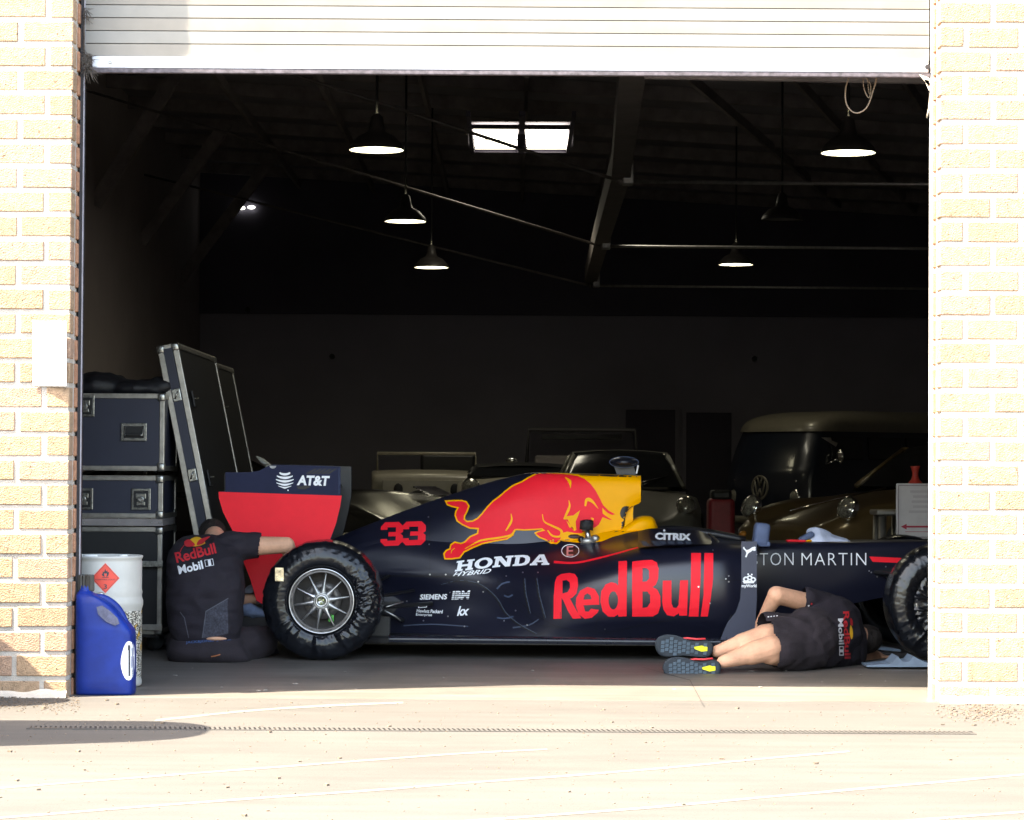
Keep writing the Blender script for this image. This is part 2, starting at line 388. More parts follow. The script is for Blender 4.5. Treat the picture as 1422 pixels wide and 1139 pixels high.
# dark doorways on the back wall
for x0,x1,y0,y1 in((866,940,569,720),(950,1018,573,720)):
    b=MB(); a=P(x0,y0,43.38); c=P(x1,y0,43.38)
    b.box(((a.x+c.x)/2,43.37,a.z/2),(c.x-a.x,.06,a.z),M_gable,bev=.01)
    for xx in(a.x,c.x): b.box((xx,43.33,a.z/2),(.06,.1,a.z),M_wallB)
    b.box(((a.x+c.x)/2,43.33,a.z+.03),(c.x-a.x+.1,.1,.06),M_wallB); part(b,'door',t)
RZ=lambda x: 6.15-.055*(x+5.3)
b=MB(); b.add([(-5.4,12.1,RZ(-5.4)),(9.2,12.1,RZ(9.2)),(9.2,43.6,RZ(9.2)),(-5.4,43.6,RZ(-5.4)),(-5.4,12.1,RZ(-5.4)+.3),(9.2,12.1,RZ(9.2)+.3),(9.2,43.6,RZ(9.2)+.3),(-5.4,43.6,RZ(-5.4)+.3)],[(0,1,2,3),(4,7,6,5),(0,4,5,1),(1,5,6,2),(2,6,7,3),(3,7,4,0)],M_roof)
part(b,'roof',t)
for k in range(14):
    y=18.0+k*1.9; b=MB(); b.box((1.85,y,RZ(1.85)-.09),(14.3,.07,.17),M_timber,rot=(0,math.atan(.055),0)); part(b,'rafter',t)
for k in range(11):
    x=-3.6+k*1.25; b=MB(); b.box((x,31.5,RZ(x)-.235),(.05,23.5,.12),M_timber,rot=(0,math.atan(.055),R(-14)if x>1.5 else 0)); part(b,'purlin',t)
for (a,c,Y) in(((240,108),(120,285),32.4),((302,188),(190,338),36.5),((367,233),(244,388),40.9)):
    b=MB(); p=P(*a,Y); q=P(*c,Y); p=p+(p-q)*.12; q=Vector((-5.29,Y,q.z)); d=(p-q); b.box((p+q)/2,(d.length,.12,.17),M_timber,rot=(0,-math.atan2(d.z,d.x),0)); part(b,'knee_brace',t)
# ridge beam and tie rods
b=MB(); p=P(884,60,15.2); q=P(820,394,36.9)
rows=[]
for s,(pp) in enumerate((p,P(862,250,23.3),P(835,340,30.1),q)):
    w=.085; rows.append([pp+Vector((dx*w,0,dz)) for dx,dz in((-1,0),(1,0),(1,.24),(-1,.24))])
M_bm=mat('painted beam',(.16,.14,.13),.7,var=.1,scale=3); b.grid(rows,M_bm,False,True); b.add(rows[0],[(0,1,2,3)],M_bm); b.add(rows[-1],[(0,3,2,1)],M_bm)
for (x,y,Y) in((872,240,23.2),(842,333,30),(828,388,36.6)):
    pp=P(x,y,Y); b.box(pp,(.10,.2,.22),M_gal,bev=.01)
bm_=b.build('ceiling_beam',label='long brown steel beam running away under the garage roof, meeting three tie rods',category='beam')
rods=[((380,95),(862,252),(1300,259),23.3),((200,150),(835,342),(1300,346),30.1),((250,255),(820,397),(1300,402),36.7)]
for n_,(a,j,c,Y) in enumerate(rods):
    lab=['nearest','middle','farthest'][n_]
    tr=thing('tie_rod',f'{lab} of the three thin steel tie rods bending at the ceiling beam','rod',P(*j,Y),group='tie rods crossing under the roof')
    pa=P(*a,Y);pj=P(*j,Y);pc=P(*c,Y); pc=Vector((9,Y,pc.z)); d=(pa-pj); pa=pj+d*((-5.28-pj.x)/d.x)
    if pa.z>RZ(pa.x)-.1: pa=pj+d*((5.9-pj.z)/d.z)
    b=MB(); b.cyl(pa,pj,.016,M_rodd:=bpy.data.materials.get('dull rod') or mat('dull rod',(.2,.18,.17),.6,.3),n=8); b.sphere(pj,.035,M_rodd,10); part(b,'sloping_rod',tr)
    b=MB(); b.cyl(pj,pc,.018,M_gal,n=8); part(b,'level_rod',tr)
b=MB(); p=P(895,104,15); q=P(1296,111,15); b.box((p+q)/2,((q-p).length,.05,.045),M_timber,rot=(0,-math.atan2((q-p).z,(q-p).x),0))
b.build('door_track_rail',label='brown metal rail just behind the roller door bottom, its right half',category='rail')
# ---------------------------------------------------------------- skylight
M_sky=mat('bright skylight pane',(1,.98,.9),.5,emit=1.0,var=0)
t=thing('skylight','bright two pane skylight in the dark garage roof','skylight',P(722,192,34))
Y=30
for k,(x0,x1) in enumerate(((657,719),(729,789))):
    b=MB(); a=P(x0,179,Y); c=P(x1,179,Y); d=P(x1-1,207,Y+1.9); e=P(x0+3,207,Y+1.9)
    b.add([a,c,d,e],[(0,3,2,1)],M_sky)
    n=3
    for j in(.5,.9): 
        u=a.lerp(e,j); w=c.lerp(d,j); b.cyl(u,w,.012,M_gal,n=6)
    part(b,'pane',t)
b=MB(); o_=Vector((0,.02,.06)); q=[P(650,176,Y-.1)+o_,P(796,176,Y-.1)+o_,P(796,211,Y+2.1)+o_,P(650,211,Y+2.1)+o_]; b.add(q,[(0,1,2,3)],M_gable); part(b,'glow_blocker',t)  # unseen plate added above the panes to stop their upward glow
b=MB()
for xx in(653,724,792):
    u=P(xx,158,Y-1.3); w=P(xx+1,211,Y+2.1); b.box((u+w)/2,(.07 if xx==724 else .045,(u-w).length,.06),M_gable,rot=(math.atan2((u-w).z,(u-w).y),0,0))
for yy,ex in((176.5,-.15),(209.5,2.0)):
    u=P(653,yy,Y+ex); w=P(792,yy,Y+ex); b.box((u+w)/2,((u-w).length,.05,.05),M_gable)
u=P(724,198,Y-.05); b.box(u,(.1,.1,.2),M_gable,bev=.02)
part(b,'frame',t)
# ---------------------------------------------------------------- pendant lamps
M_shade=mat('dark enamel shade',(.045,.04,.038),.45,var=.1); M_glow=mat('lamp glow',(1,.97,.78),.5,emit=1.7,var=0); M_off=mat('lamp glass off',(.12,.12,.11),.3,var=.1)
def lamp(px,py,Y,lab,lit=True):
    c=P(px,py,Y); t=thing('pendant_lamp',lab,'lamp',c,group='pendant lamps hanging from the garage roof')
    r=.225; b=MB(); b.lathe([(r,0),(r*1.01,.012),(r*.93,.05),(r*.66,.115),(r*.34,.15),(r*.27,.20),(r*.22,.27),(.02,.30)],M_shade,n=36)
    b.lathe([(r-.004,0.001),(r*.9,.045),(r*.3,.12)],M_white if lit else M_shade,n=36); b.build('lamp_shade',t)
    b=MB(); b.lathe([(0.001,.012),(r*.92,.014)],M_glow if lit else M_off,n=36); b.build('diffuser',t)
    b=MB(); b.cyl((0,0,.3),(0,0,RZ(c.x)-c.z),.012,M_black,n=8); b.build('cable',t)
    return t
lamp(523,209,20.9,'lit pendant lamp left of the skylight, nearest and largest of the left row of three')
lamp(563,308,27.7,'lit pendant lamp in the middle of the left row of three')
lamp(599,372,33.5,'lit pendant lamp at the far end of the left row, lowest and smallest there')
lamp(1178,213,20.9,'lit pendant lamp under the hanging wire loop, near the right brick wall')
lamp(1022,368,33.5,'small lit pendant lamp alone far back on the right, near a level rod')
lamp(1086,306,27.7,'unlit dark pendant lamp on the right, between two lit ones',False)
# small twin window light, far left
b=MB(); M_win=mat('bright vent',(.9,.95,1),.5,emit=.6,var=0)
for (x,y,w,h) in((336,289,9,5),(349,288,11,5)):
    planeXZ(b,poly2d([ell(x,y,w/2,h/2,16)]),43.2,M_win)
b2=MB(); 
o=b.build('roof_vent',label='two small bright oval vents high on the far left gable',category='vent')
b=MB()
for x,y in((461,495),(1048,498),(344,430)):
    p=P(x,y,43.2); b=MB(); b.cyl(p,p+Vector((0,.12,0)),.045,M_black,n=14); b.build('wall_fitting',label={461:'small dark round fitting on the back wall, left',1048:'small dark round fitting on the back wall above the vans',344:'faint round fitting at the foot of the dark gable'}[x],category='fitting')
# ---------------------------------------------------------------- roller door
t=thing('roller_door','white slatted roller door pulled up to the top of the opening','roller door',(0,12.2,3.3))
xa=P(112,60,12.2).x+.012; xb=P(1292,60,12.2).x-.006; z0=P(711,82,12.2).z+.002
b=MB(); pit=.0618
for k in range(35):
    za=z0+k*pit; rows=[]
    prof=[(0,.007),(.0015,.0),(.02,-.0003),(.04,-.0003),(.0585,.0),(.060,.007)]
    b.add([(x,12.2+dy,za+dz) for x in(xa,xb) for dz,dy in prof],[(j,j+1,6+j+1,6+j) for j in range(5)],M_slat if k%2==0 else M_slat2,False)
b.box(((xa+xb)/2,12.218,z0+1.15),(xb-xa,.01,2.3),M_dark)
part(b,'curtain',t)
b=MB(); b.box(((xa+xb)/2+.02,12.2,z0-.030),(xb-xa-.05,.034,.056),M_bar,bev=.004)
for x,r in((153,.0085),): 
    p=P(x,86,12.18); b.lathe([(r*.55,-.003),(r,-.004),(r,.004)],M_steel,c=p,axis='Y',n=16)
p=P(1288,93,12.18); b.cyl(p,p+Vector((0,.01,0)),.012,M_dark,n=12)
part(b,'bottom_bar',t)
b=MB(); b.box(((xa+xb)/2+.01,12.2,z0-.070),(xb-xa-.01,.03,.022),mat('door seal rubber',(.10,.085,.10),.7,var=.3,scale=40),bev=.004); part(b,'rubber_seal',t)
b=MB(); M_teal=mat('faded teal label',(.55,.80,.82),.6,var=.1,scale=60)
def flat(mb,x0,y0,x1,y1,Y,m): mb.add([P(x0,y0,Y),P(x1,y0,Y),P(x1,y1,Y),P(x0,y1,Y)],[(0,3,2,1)],m)
flat(b,682,80,733,91,12.181,M_teal); flat(b,684,82,731,89,12.1805,mat('label white',(.75,.8,.8),.6,var=.05))
for k in range(9): flat(b,690+k*4.2,84,692.5+k*4.2,87,12.180,M_teal)
part(b,'label_sticker',t)
# guides
for s,x,lab in((-1,XL,'left'),(1,XR,'right')):
    tt=thing('door_guide',f'narrow steel door guide down the {lab} side of the opening','guide',(x,12.2,0))
    px=P(112.5 if s<0 else 1293,530,12.2).x
    b=MB(); b.box((px+s*.008,12.225,1.75),(.018,.075,3.5),M_dark if s<0 else M_white,bev=.002); b.box((px+s*.05,12.28,1.75),(.09,.03,3.5),M_dark); part(b,'channel',tt)
    b=MB(); b.box((px-s*.0035,12.192,1.75),(.005,.012,3.5),mat('guide grey',(.35,.34,.38),.6) if s<0 else M_wht); part(b,'edge_strip',tt)
# torn brush seal tufts at the left end
b=MB(); M_brush=mat('frayed brush',(.12,.10,.085),.9,var=.3,scale=60); rr=random.Random(3)
for (x,y,n,L) in((118,16,26,.035),(118,78,60,.05),(121,92,60,.06)):
    for _ in range(n):
        p=P(x+rr.uniform(-3,4),y+rr.uniform(-5,7),12.17); d=Vector((rr.uniform(-.3,1.2),rr.uniform(-.4,.2),rr.uniform(-1.2,.5))).normalized()*L*rr.uniform(.4,1); e=Vector((rr.uniform(-.01,.01),0,rr.uniform(-.015,0)))
        b.tube([p,p+d*.5+e,p+d+e*2],[.0018,.0014,.0006],M_brush,4)
b.sphere(P(119,84,12.18),(.016,.012,.022),M_brush,10); b.tube([P(117,84,12.18),P(117,50,12.18),P(117,14,12.18)],.004,M_brush,5)
b.build('brush_seal',label='frayed dark brush tufts at the left end of the door bottom bar',category='seal')
b=MB(); M_pl=mat('torn pale plastic',(.75,.68,.58),.7,var=.1)
for pts in([(1276,103),(1290,108),(1291,122)],[(1291,128),(1289,150),(1286,164),(1290,150)],[(1283,110),(1291,112),(1290,126)]):
    planeXZ(b,poly2d([pts]),12.17,M_pl); planeXZ(b,poly2d([[(x+1,y+1) for x,y in pts]]),12.175,M_pl)
b.build('torn_seal',label='torn pale strip of seal hanging at the right end of the door',category='seal')
# wire loop
b=MB(); M_wire=mat('brown wire',(.20,.15,.11),.6,var=.1)
w=[P(x,y,12.35) for x,y in sm([(1180,104),(1174,125),(1176,146),(1188,157),(1203,150),(1212,128),(1217,106)],1)]
b.tube(dens(w,5),.0035,M_wire,6); b.tube(dens([P(x,y,12.36) for x,y in((1198,104),(1200,124),(1207,136),(1209,118),(1200,106))],5),.003,M_wire,6)
b.tube(dens([P(x,y,12.37) for x,y in((1205,105),(1207,130),(1214,122),(1219,104))],5),.003,M_wire,6)
b.build('wire_loop',label='loose brown wire loop dangling from the door bottom at the right',category='wire')
# ---------------------------------------------------------------- paper notice
b=MB(); rows=[]
for i in range(9):
    v=i/8; rows.append([P(*(Vector((45+ (92-45)*u - 0*v,446+90*v+u*0)) ),12-.006-.018*(u**3)-.012*(u**2)*(v**3)) for u in [k/8 for k in range(9)]])
b.grid(rows,M_paper)
bv=b.bvh()
for k,(x,y,w_,h) in enumerate([(58,461,18,2.5),(58,467,17,2.2)]+[(60+ (i*7)%5,474+i*6,16-(i*5)%9,1.1) for i in range(9)]):
    decal(b,bv,poly2d([[(x,y),(x+w_,y),(x+w_,y+h),(x,y+h)]]),mat('faint print',(.16,.16,.18),.8,var=0) if k==0 else bpy.data.materials['faint print'],.0008,5)
b.build('paper_notice',label='white printed paper notice curling off the left brick wall',category='notice',recalc=False)
# ---------------------------------------------------------------- trench drain
b=MB(); g0=G(40,1011); g1=G(1345,1014); n=190; y0=g0.y; 
b.add([(g0.x,y0-.045,.001),(g1.x,y0-.045,.001),(g1.x,y0+.045,.001),(g0.x,y0+.045,.001)],[(0,1,2,3)],M_black)
for s in(-1,1): b.box(((g0.x+g1.x)/2,y0+s*.05,.002),(g1.x-g0.x,.010,.004),M_apron)
for k in range(n):
    x=g0.x+(g1.x-g0.x)*k/n; b.add([(x,y0-.045,.004),(x+.0115,y0-.045,.004),(x-.0035,y0+.045,.004),(x-.015,y0+.045,.004)],[(0,1,2,3)],M_apron)
b.build('trench_drain',label='narrow slotted drain line set in the concrete across the doorway',category='drain')
# debris by the right wall
b=MB(); rr=random.Random(9); M_leaf=mat('dry debris',(.16,.12,.09),.9,var=.3,scale=80)
for _ in range(420):
    x=rr.gauss(1365,30); y=rr.gauss(990,7)
    if x<1300: continue
    p=G(x,min(1008,max(979,y))); p.y=min(p.y,11.98); s=rr.uniform(.0012,.006); a=rr.uniform(0,6)
    b.box((p.x,p.y,.002+s*.3),(s*2.6,s,s*.8),M_leaf,rot=(0,0,a))
for _ in range(420):
    x=rr.uniform(0,110); y=rr.gauss(976,7); p=G(x,min(1000,max(969,y))); p.y=min(p.y,11.98); s=rr.uniform(.0012,.005)
    b.box((p.x,p.y,.002+s*.3),(s*2,s,s*.8),M_leaf,rot=(0,0,rr.uniform(0,6)))
b.build('grit',label='dark grit and crumbs scattered at the foot of the brick walls',category='grit',kind='stuff')
# fillet of broken mortar at wall feet
for s,(xa_,xb_),lab in((-1,(-2.9,XL),'crumbling mortar fillet along the foot of the left wall'),(1,(XR,2.9),'crumbling mortar fillet along the foot of the right wall')):
    b=MB(); rows=[]; n=60
    for i in range(n+1):
        x=xa_+(xb_-xa_)*i/n; a=.022+.018*noise.noise(Vector((x*7,s,0))); h=.03+.02*noise.noise(Vector((x*9,s,4)))
        rows.append([(x,11.995,h),(x,11.985-a*.5,h*.6),(x,11.985-a,-.003)])
    b.grid(rows,M_mort); b.build('mortar_fillet',label=lab,category='fillet')
# shadow casters left of the frame, unseen shapes added only for their shade
b=MB(); b.lathe([(0.001,1.02),(.16,1.0),(.24,.93),(.28,.8),(.29,.4),(.30,.06),(.32,.03),(.32,0)],mat('domed caster grey',(.2,.2,.22),.5),c=(-2.78,11.62,0),n=32)
b.lathe([(.33,0),(.33,.06),(.3,.09)],M_rub,c=(-2.78,11.62,0),n=32)
b.build('domed_shade_caster',label='grey domed shape added unseen left of the garage to cast shade',category='shade caster')

tr=thing('boxy_shade_caster','grey wheeled box added unseen left of the garage to cast the apron shadow','wheeled shade caster',(-3.6,10.0,0))  # wheeled box added out of view for its shadow on the apron
b=MB(); b.box((-3.62,10.02,1.42),(2.3,.85,2.1),mat('caster grey',(.3,.3,.3),.5),bev=.35,seg=6); part(b,'caster_body',tr)
b=MB(); b.box((-3.62,10.02,.34),(2.0,.8,.08),M_dark,bev=.01); b.tube([(-4.6,10.02,.34),(-5.3,10.02,.40)],.03,M_gal); part(b,'frame',tr)
for yy in(9.66,10.40):
    b=MB(); b.lathe([(.001,-.07),(.29,-.07),(.30,-.05),(.30,.05),(.29,.07),(.001,.07)],M_rub,c=(-3.6,yy,.30),axis='Y',n=28); part(b,'wheel',tr)

b=MB(); rr=random.Random(21); M_chip=mat('pale flakes',(.28,.26,.24),.8)
for _ in range(20):
    x=rr.uniform(240,1270); y=rr.uniform(925,962); p=G(x,y); s_=rr.uniform(.002,.008) if _>8 else rr.uniform(.006,.014); b.box((p.x,p.y,.0035),(s_*2.2,s_,.003),M_chip,rot=(rr.uniform(-.1,.1),0,rr.uniform(0,3)))
b.build('floor_flakes',label='small pale flakes and crumbs scattered over the garage floor',category='debris',kind='stuff')
b=MB(); rr=random.Random(5)
for _ in range(900):
    p=Vector((rr.uniform(-2.4,2.4),rr.uniform(7.4,11.9),0)); s_=rr.uniform(.0015,.004)*(1 if rr.random()<.93 else 2.2)
    b.box((p.x,p.y,s_*.4),(s_*2,s_*1.5,s_*.9),M_leaf,rot=(0,0,rr.uniform(0,3)))
b.build('apron_grit',label='fine dark grit scattered over the sunlit apron',category='grit',kind='stuff')
# ================================================================= racing car
YC=15.3
M_navy=mat('matte navy paint',(.008,.009,.020),.30,var=.05,scale=2,coat=.0,spec=.55)
M_carb=mat('carbon black',(.010,.010,.013),.42,var=.15,scale=25)
M_gloss=mat('gloss carbon',(.012,.014,.022),.25,var=.1)
M_bg=mat('blue grey foam',(.085,.12,.22),.7,var=.1)
car=thing('racing_car','navy open wheel racing car with red bull artwork, its wheels wrapped in black film','racing car',(0,YC,0))
def cp(mb,name,par=None,**k): return mb.build(name,par or car,world=True,**k)
def PW(px,py,w,side=-1):
    p=P(px,py,YC-w); return p if side<0 else Vector((p.x,2*YC-p.y,p.z))
def loft(st,m,nu=5,nv=4,half=False):
    near=[[PW(x,y,w) for w,y in row] for x,row in st]
    near=dgrid(near,nu,nv); far=[[Vector((p.x,2*YC-p.y,p.z)) for p in r] for r in near]
    b=MB(); b.grid([f[::-1]+n[1:] for n,f in zip(near,far)],m)
    for e in(0,-1):
        r=[f[::-1]+n[1:] for n,f in zip(near,far)][e]; b.add(r,[list(range(len(r)))],m)
    return b
# --- lower bodywork: gearbox fairing widening into the sidepods
low=[(448,[(0,766),(.04,767),(.07,772),(.08,780),(.09,788),(.09,800),(.09,830),(.08,870)]),
(500,[(0,752),(.06,754),(.10,762),(.12,775),(.13,790),(.13,800),(.12,830),(.14,884)]),
(560,[(0,738),(.08,741),(.13,752),(.17,770),(.19,788),(.20,800),(.15,830),(.20,885)]),
(625,[(0,735),(.10,739),(.16,752),(.22,770),(.26,790),(.27,806),(.26,840),(.34,886)]),
(690,[(0,735),(.12,740),(.18,752),(.24,770),(.31,790),(.36,812),(.38,850),(.46,887)]),
(760,[(0,735),(.13,740),(.19,752),(.26,768),(.38,786),(.52,815),(.56,855),(.56,889)]),
(830,[(0,733),(.15,738),(.21,745),(.29,757),(.47,773),(.62,800),(.65,850),(.58,890)]),
(890,[(0,732),(.18,736),(.24,741),(.33,752),(.53,762),(.68,787),(.70,845),(.60,890)]),
(960,[(0,736),(.2,738),(.27,743),(.36,751),(.56,758),(.71,780),(.73,845),(.62,890)]),
(1005,[(0,744),(.2,745),(.28,749),(.38,753),(.57,758),(.71,780),(.73,845),(.62,890)]),
(1032,[(0,749),(.2,750),(.28,752),(.38,754),(.56,761),(.68,785),(.70,845),(.6,888)])]
B=loft(low,M_navy,8,5)
# --- engine cover spine
up=[(452,[(0,753),(.012,755),(.03,758),(.045,762),(.06,766),(.07,772)]),
(500,[(0,733),(.012,736),(.035,741),(.055,747),(.08,754),(.10,762)]),
(560,[(0,710),(.012,714),(.04,722),(.075,732),(.11,744),(.14,760)]),
(620,[(0,689),(.014,693),(.05,703),(.095,718),(.13,735),(.17,758)]),
(680,[(0,669.5),(.018,673),(.07,686),(.12,704),(.15,727),(.19,756)]),
(725,[(0,658.5),(.03,660),(.085,671),(.135,692),(.16,720),(.2,755)]),
(760,[(0,656.5),(.05,658),(.10,668),(.14,690),(.165,718),(.21,752)]),
(820,[(0,657.5),(.07,659),(.12,668),(.145,690),(.16,715),(.2,748)]),
(858,[(0,658.5),(.08,660),(.125,668),(.145,690),(.15,715),(.16,742)]),
(872,[(0,659),(.08,660),(.125,668),(.145,684),(.145,697),(.14,709)]),
(890,[(0,660),(.08,661),(.125,668),(.14,680),(.135,690),(.12,698)])]
U=loft(up,M_navy,8,5)
bv=BVHTree.FromPolygons([tuple(v) for v in U.v+B.v],U.f+[[k+len(U.v) for k in f] for f in B.f])
D=MB()   # decals of the cover, become part of the engine cover mesh
def V4(pts): return [(600+u/4.74,640+v/4.74) for u,v in pts]
def V6(pts): return [(700+u/3.797,620+v/3.797) for u,v in pts]
# yellow nose of the cover
yel=[(790,655.5),(840,656),(892,658),(892,699),(880,704),(880,731),(913,734),(895,736),(872,740),(850,746),(836,752),(818,754),(800,753.5),(785,752),(770,750),(760,700)]
decal(D,bv,poly2d([yel]),M_yel,.0015,4)
decal(D,bv,poly2d([sm([(861,713),(864,705),(870,703),(875,706),(875,721),(868,722),(863,719)],2)]),M_black,.003,3)
bull=[(90,265),(150,262),(195,262),(225,270),(242,297),(232,330),(214,362),(212,385),(230,400),(265,398),(300,380),(330,348),(365,303),(405,262),(440,238),(480,203),(530,165),(590,138),(640,108),(690,83),(760,80),(860,83),(905,88),(960,96),(1005,115),(1045,148),(1078,190),(1105,240),(1130,290),(1165,325),(1215,352),(1185,362),(1150,345),(1125,320),(1127,345),(1160,370),(1205,393),(1165,392),(1125,376),(1116,395),(1100,425),(1072,444),(1040,452),(1010,462),(985,482),(930,478),(890,470),(862,478),(855,490),(848,520),(820,543),(780,540),(745,518),(710,505),(690,490),(680,476),(700,466),(735,458),(722,448),(680,452),(600,455),(560,452),(545,455),(530,490),(490,515),(400,530),(330,545),(270,570),(210,600),(182,638),(130,645),(85,645),(78,612),(95,590),(118,580),(124,553),(150,536),(190,545),(215,535),(250,500),(300,478),(304,446),(250,443),(200,420),(165,395),(152,360),(158,330),(172,310),(130,300),(100,288)]
bp=V4(bull)
decal(D,bv,poly2d([bp],1.1),M_yel,.0028,4); decal(D,bv,poly2d([bp],-.9),M_red,.0042,4)
def st(pts,w0,w1,wm):
    q=[(p.x,p.y) for p in dens([(a,b_,0) for a,b_ in pts],4)]; n=len(q)
    ws=[w0+(wm-w0)*min(1,2*i/(n-1)) if i<(n-1)/2 else wm+(w1-wm)*(2*i/(n-1)-1) for i in range(n)]
    decal(D,bv,poly2d([V4(stroke(q,ws))]),M_yel,.0056,4)
st([(875,108),(905,135),(912,180)],4,3,22); st([(900,260),(905,300),(885,350),(868,385)],4,10,18)
decal(D,bv,poly2d([V4([(868,372),(885,365),(930,360),(975,325),(960,365),(945,400),(950,455),(935,462),(900,410),(885,395)]) , V4([(880,385),(893,385),(918,440),(905,440)])]),M_yel,.0056,4)
st([(1008,298),(1020,255),(1055,268),(1094,315)],12,3,24); st([(1045,376),(1058,384),(1050,398)],4,3,14)
st([(726,352),(738,400),(790,428),(845,455),(852,480),(835,500),(790,492),(760,458)],5,8,17)
st([(520,348),(524,390),(505,430),(485,460)],5,8,16)
st([(545,458),(515,490),(430,508),(320,525),(250,560),(215,580)],12,3,13)
st([(150,575),(130,590),(125,610)],3,3,6)
st([(1125,330),(1150,350),(1185,375)],3,2,10)
# hooves and snorkel line
st([(860,500),(940,520),(1080,520)],4,3,5)
# digits
def three(x,y,w,h,g=9): # chamfered blocky 3
    a=g
    return [(x+a,y),(x+w-a,y),(x+w,y+a),(x+w,y+h*.42),(x+w-a*.6,y+h*.5),(x+w,y+h*.58),(x+w,y+h-a),(x+w-a,y+h),(x+a,y+h),(x,y+h-a),(x,y+h*.70),(x+w*.3,y+h*.70),(x+w*.3,y+h*.78),(x+w*.68,y+h*.78),(x+w*.68,y+h*.6),(x+w*.35,y+h*.6),(x+w*.35,y+h*.42),(x+w*.68,y+h*.42),(x+w*.68,y+h*.22),(x+w*.3,y+h*.22),(x+w*.3,y+h*.32),(x,y+h*.32),(x,y+a)]
for k,x in enumerate((528,557.5)):
    g=[(a+(761-b_)*.03,b_-(a-528)*.03+ .6) for a,b_ in three(x,725,31 if k==0 else 33,33,6)]
    decal(D,bv,poly2d([g]),M_red,.002,4)
# big lettering on the sidepod
Rr=[[(260,910),(262,790),(268,715),(278,688),(300,673),(345,667),(372,672),(388,694),(390,735),(382,775),(362,796),(348,803),(378,860),(408,906),(362,909),(335,865),(312,812),(303,800),(303,908)],[(308,708),(330,704),(346,718),(348,745),(336,768),(308,776)]]
ee=[sm([(502,835),(500,790),(478,752),(440,741),(402,760),(380,800),(378,840),(392,885),(425,909),(462,904),(490,880),(500,862),(458,856),(445,872),(428,870),(419,838),(460,836)],1),sm([(419,808),(424,785),(440,775),(456,786),(460,806)],1)]
dd=[[(603,606),(648,603),(646,896),(603,898),(601,886),(580,899),(548,897),(520,870),(508,820),(512,765),(535,728),(565,716),(590,722),(602,735)],ell(576,812,25,48,20)]
BB=[[(675,607),(735,600),(780,598),(805,612),(815,645),(812,700),(800,730),(782,742),(808,755),(824,790),(825,840),(812,880),(785,897),(675,898)],[(730,642),(752,642),(764,655),(765,695),(752,712),(730,714)],[(730,765),(755,765),(770,785),(770,825),(755,848),(730,852)]]
uu=[[(837,708),(882,707),(883,830),(892,850),(908,852),(920,838),(928,706),(970,706),(965,892),(924,893),(922,880),(895,896),(860,890),(840,860),(834,820)]]
l1=[[(987,562),(1038,562),(1036,700),(1025,897),(974,897),(984,760)]]
l2=[[(1056,562),(1103,562),(1102,700),(1090,800),(1074,897),(1037,897),(1052,780)]]
for g in(Rr,ee,dd,BB,uu,l1,l2): decal(D,bv,poly2d([V6(q) for q in g]),M_red,.002,4)
# slab serif lettering on the cover
def gl(ch):
    s=.16
    if ch=='H': return [[(0,0),(.42,0),(.42,.17),(.33,.17),(.33,.40),(.67,.40),(.67,.17),(.58,.17),(.58,0),(1,0),(1,.17),(.91,.17),(.91,.83),(1,.83),(1,1),(.58,1),(.58,.83),(.67,.83),(.67,.60),(.33,.60),(.33,.83),(.42,.83),(.42,1),(0,1),(0,.83),(.09,.83),(.09,.17),(0,.17)]]
    if ch=='O': return [ell(.5,.5,.5,.52,24),ell(.5,.5,.25,.32,20)]
    if ch=='N': return [[(0,0),(.36,0),(.70,.6),(.70,.17),(.60,.17),(.60,0),(1,0),(1,.17),(.91,.17),(.91,1),(.66,1),(.29,.38),(.29,.83),(.40,.83),(.40,1),(0,1),(0,.83),(.09,.83),(.09,.17),(0,.17)]]
    if ch=='D': return [[(0,0),(.55,0),(.80,.06),(.96,.25),(1,.5),(.96,.75),(.80,.94),(.55,1),(0,1),(0,.83),(.10,.83),(.10,.17),(0,.17)],[(.36,.19),(.52,.19),(.68,.3),(.72,.5),(.68,.7),(.52,.81),(.36,.81)]]
    if ch=='A': return [[(.38,0),(.64,0),(.93,.83),(1,.83),(1,1),(.60,1),(.60,.83),(.67,.83),(.64,.72),(.34,.72),(.30,.83),(.38,.83),(.38,1),(0,1),(0,.83),(.07,.83)],[(.49,.25),(.40,.55),(.58,.55)]]
hx=[631,657,683,711,735,763]
qt=[(635,779),(759,770)]; qb=[(631,794),(763,784)]
for k,c in enumerate('HONDA'):
    def mpf(u,v,k=k):
        x=(hx[k]+.5)+(hx[k+1]-hx[k]-1)*u
        t=(x-631)/132; yt=779.5-9.5*t+ (-2.5*math.sin(PI*t)); yb_=794-9.5*t-2.0*math.sin(PI*t)
        return (x+(1-v)*3,yt+(yb_-yt)*v)
    decal(D,bv,poly2d([[mpf(u,v) for u,v in q] for q in gl(c)]),M_wht,.002,4)
def tdec(mb,bvh,s,quad,m=M_wht,off=.02,shear=0,d=.002,space=1,L=4): decal(mb,bvh,fit(text2d(s,off,shear,space),quad=quad),m,d,L)
tdec(D,bv,'HYBRID',[(630,795),(683,789.5),(681,796),(628,801)],shear=.3)
tdec(D,bv,'SIEMENS',[(583.5,825.5),(621,825),(620.5,832.5),(583,833)],off=.03,shear=.08)
tdec(D,bv,'IBM',[(629,821),(653,820),(651,832),(627,833)],off=.05)
for k in range(4): decal(D,bv,poly2d([[(625,823.2+k*2.7),(655,822.2+k*2.7),(655,823.2+k*2.7),(625,824.2+k*2.7)]]),M_navy,.0032,5)
decal(D,bv,poly2d([[(581,841),(593,840),(593,843.5),(580.5,844.5)],[(582,841.9),(592,841),(592,842.6),(582,843.5)]]),M_wht,.002,4)
tdec(D,bv,'Hewlett Packard',[(579,846),(615,847),(614.5,852),(578.5,850.5)],off=.025)
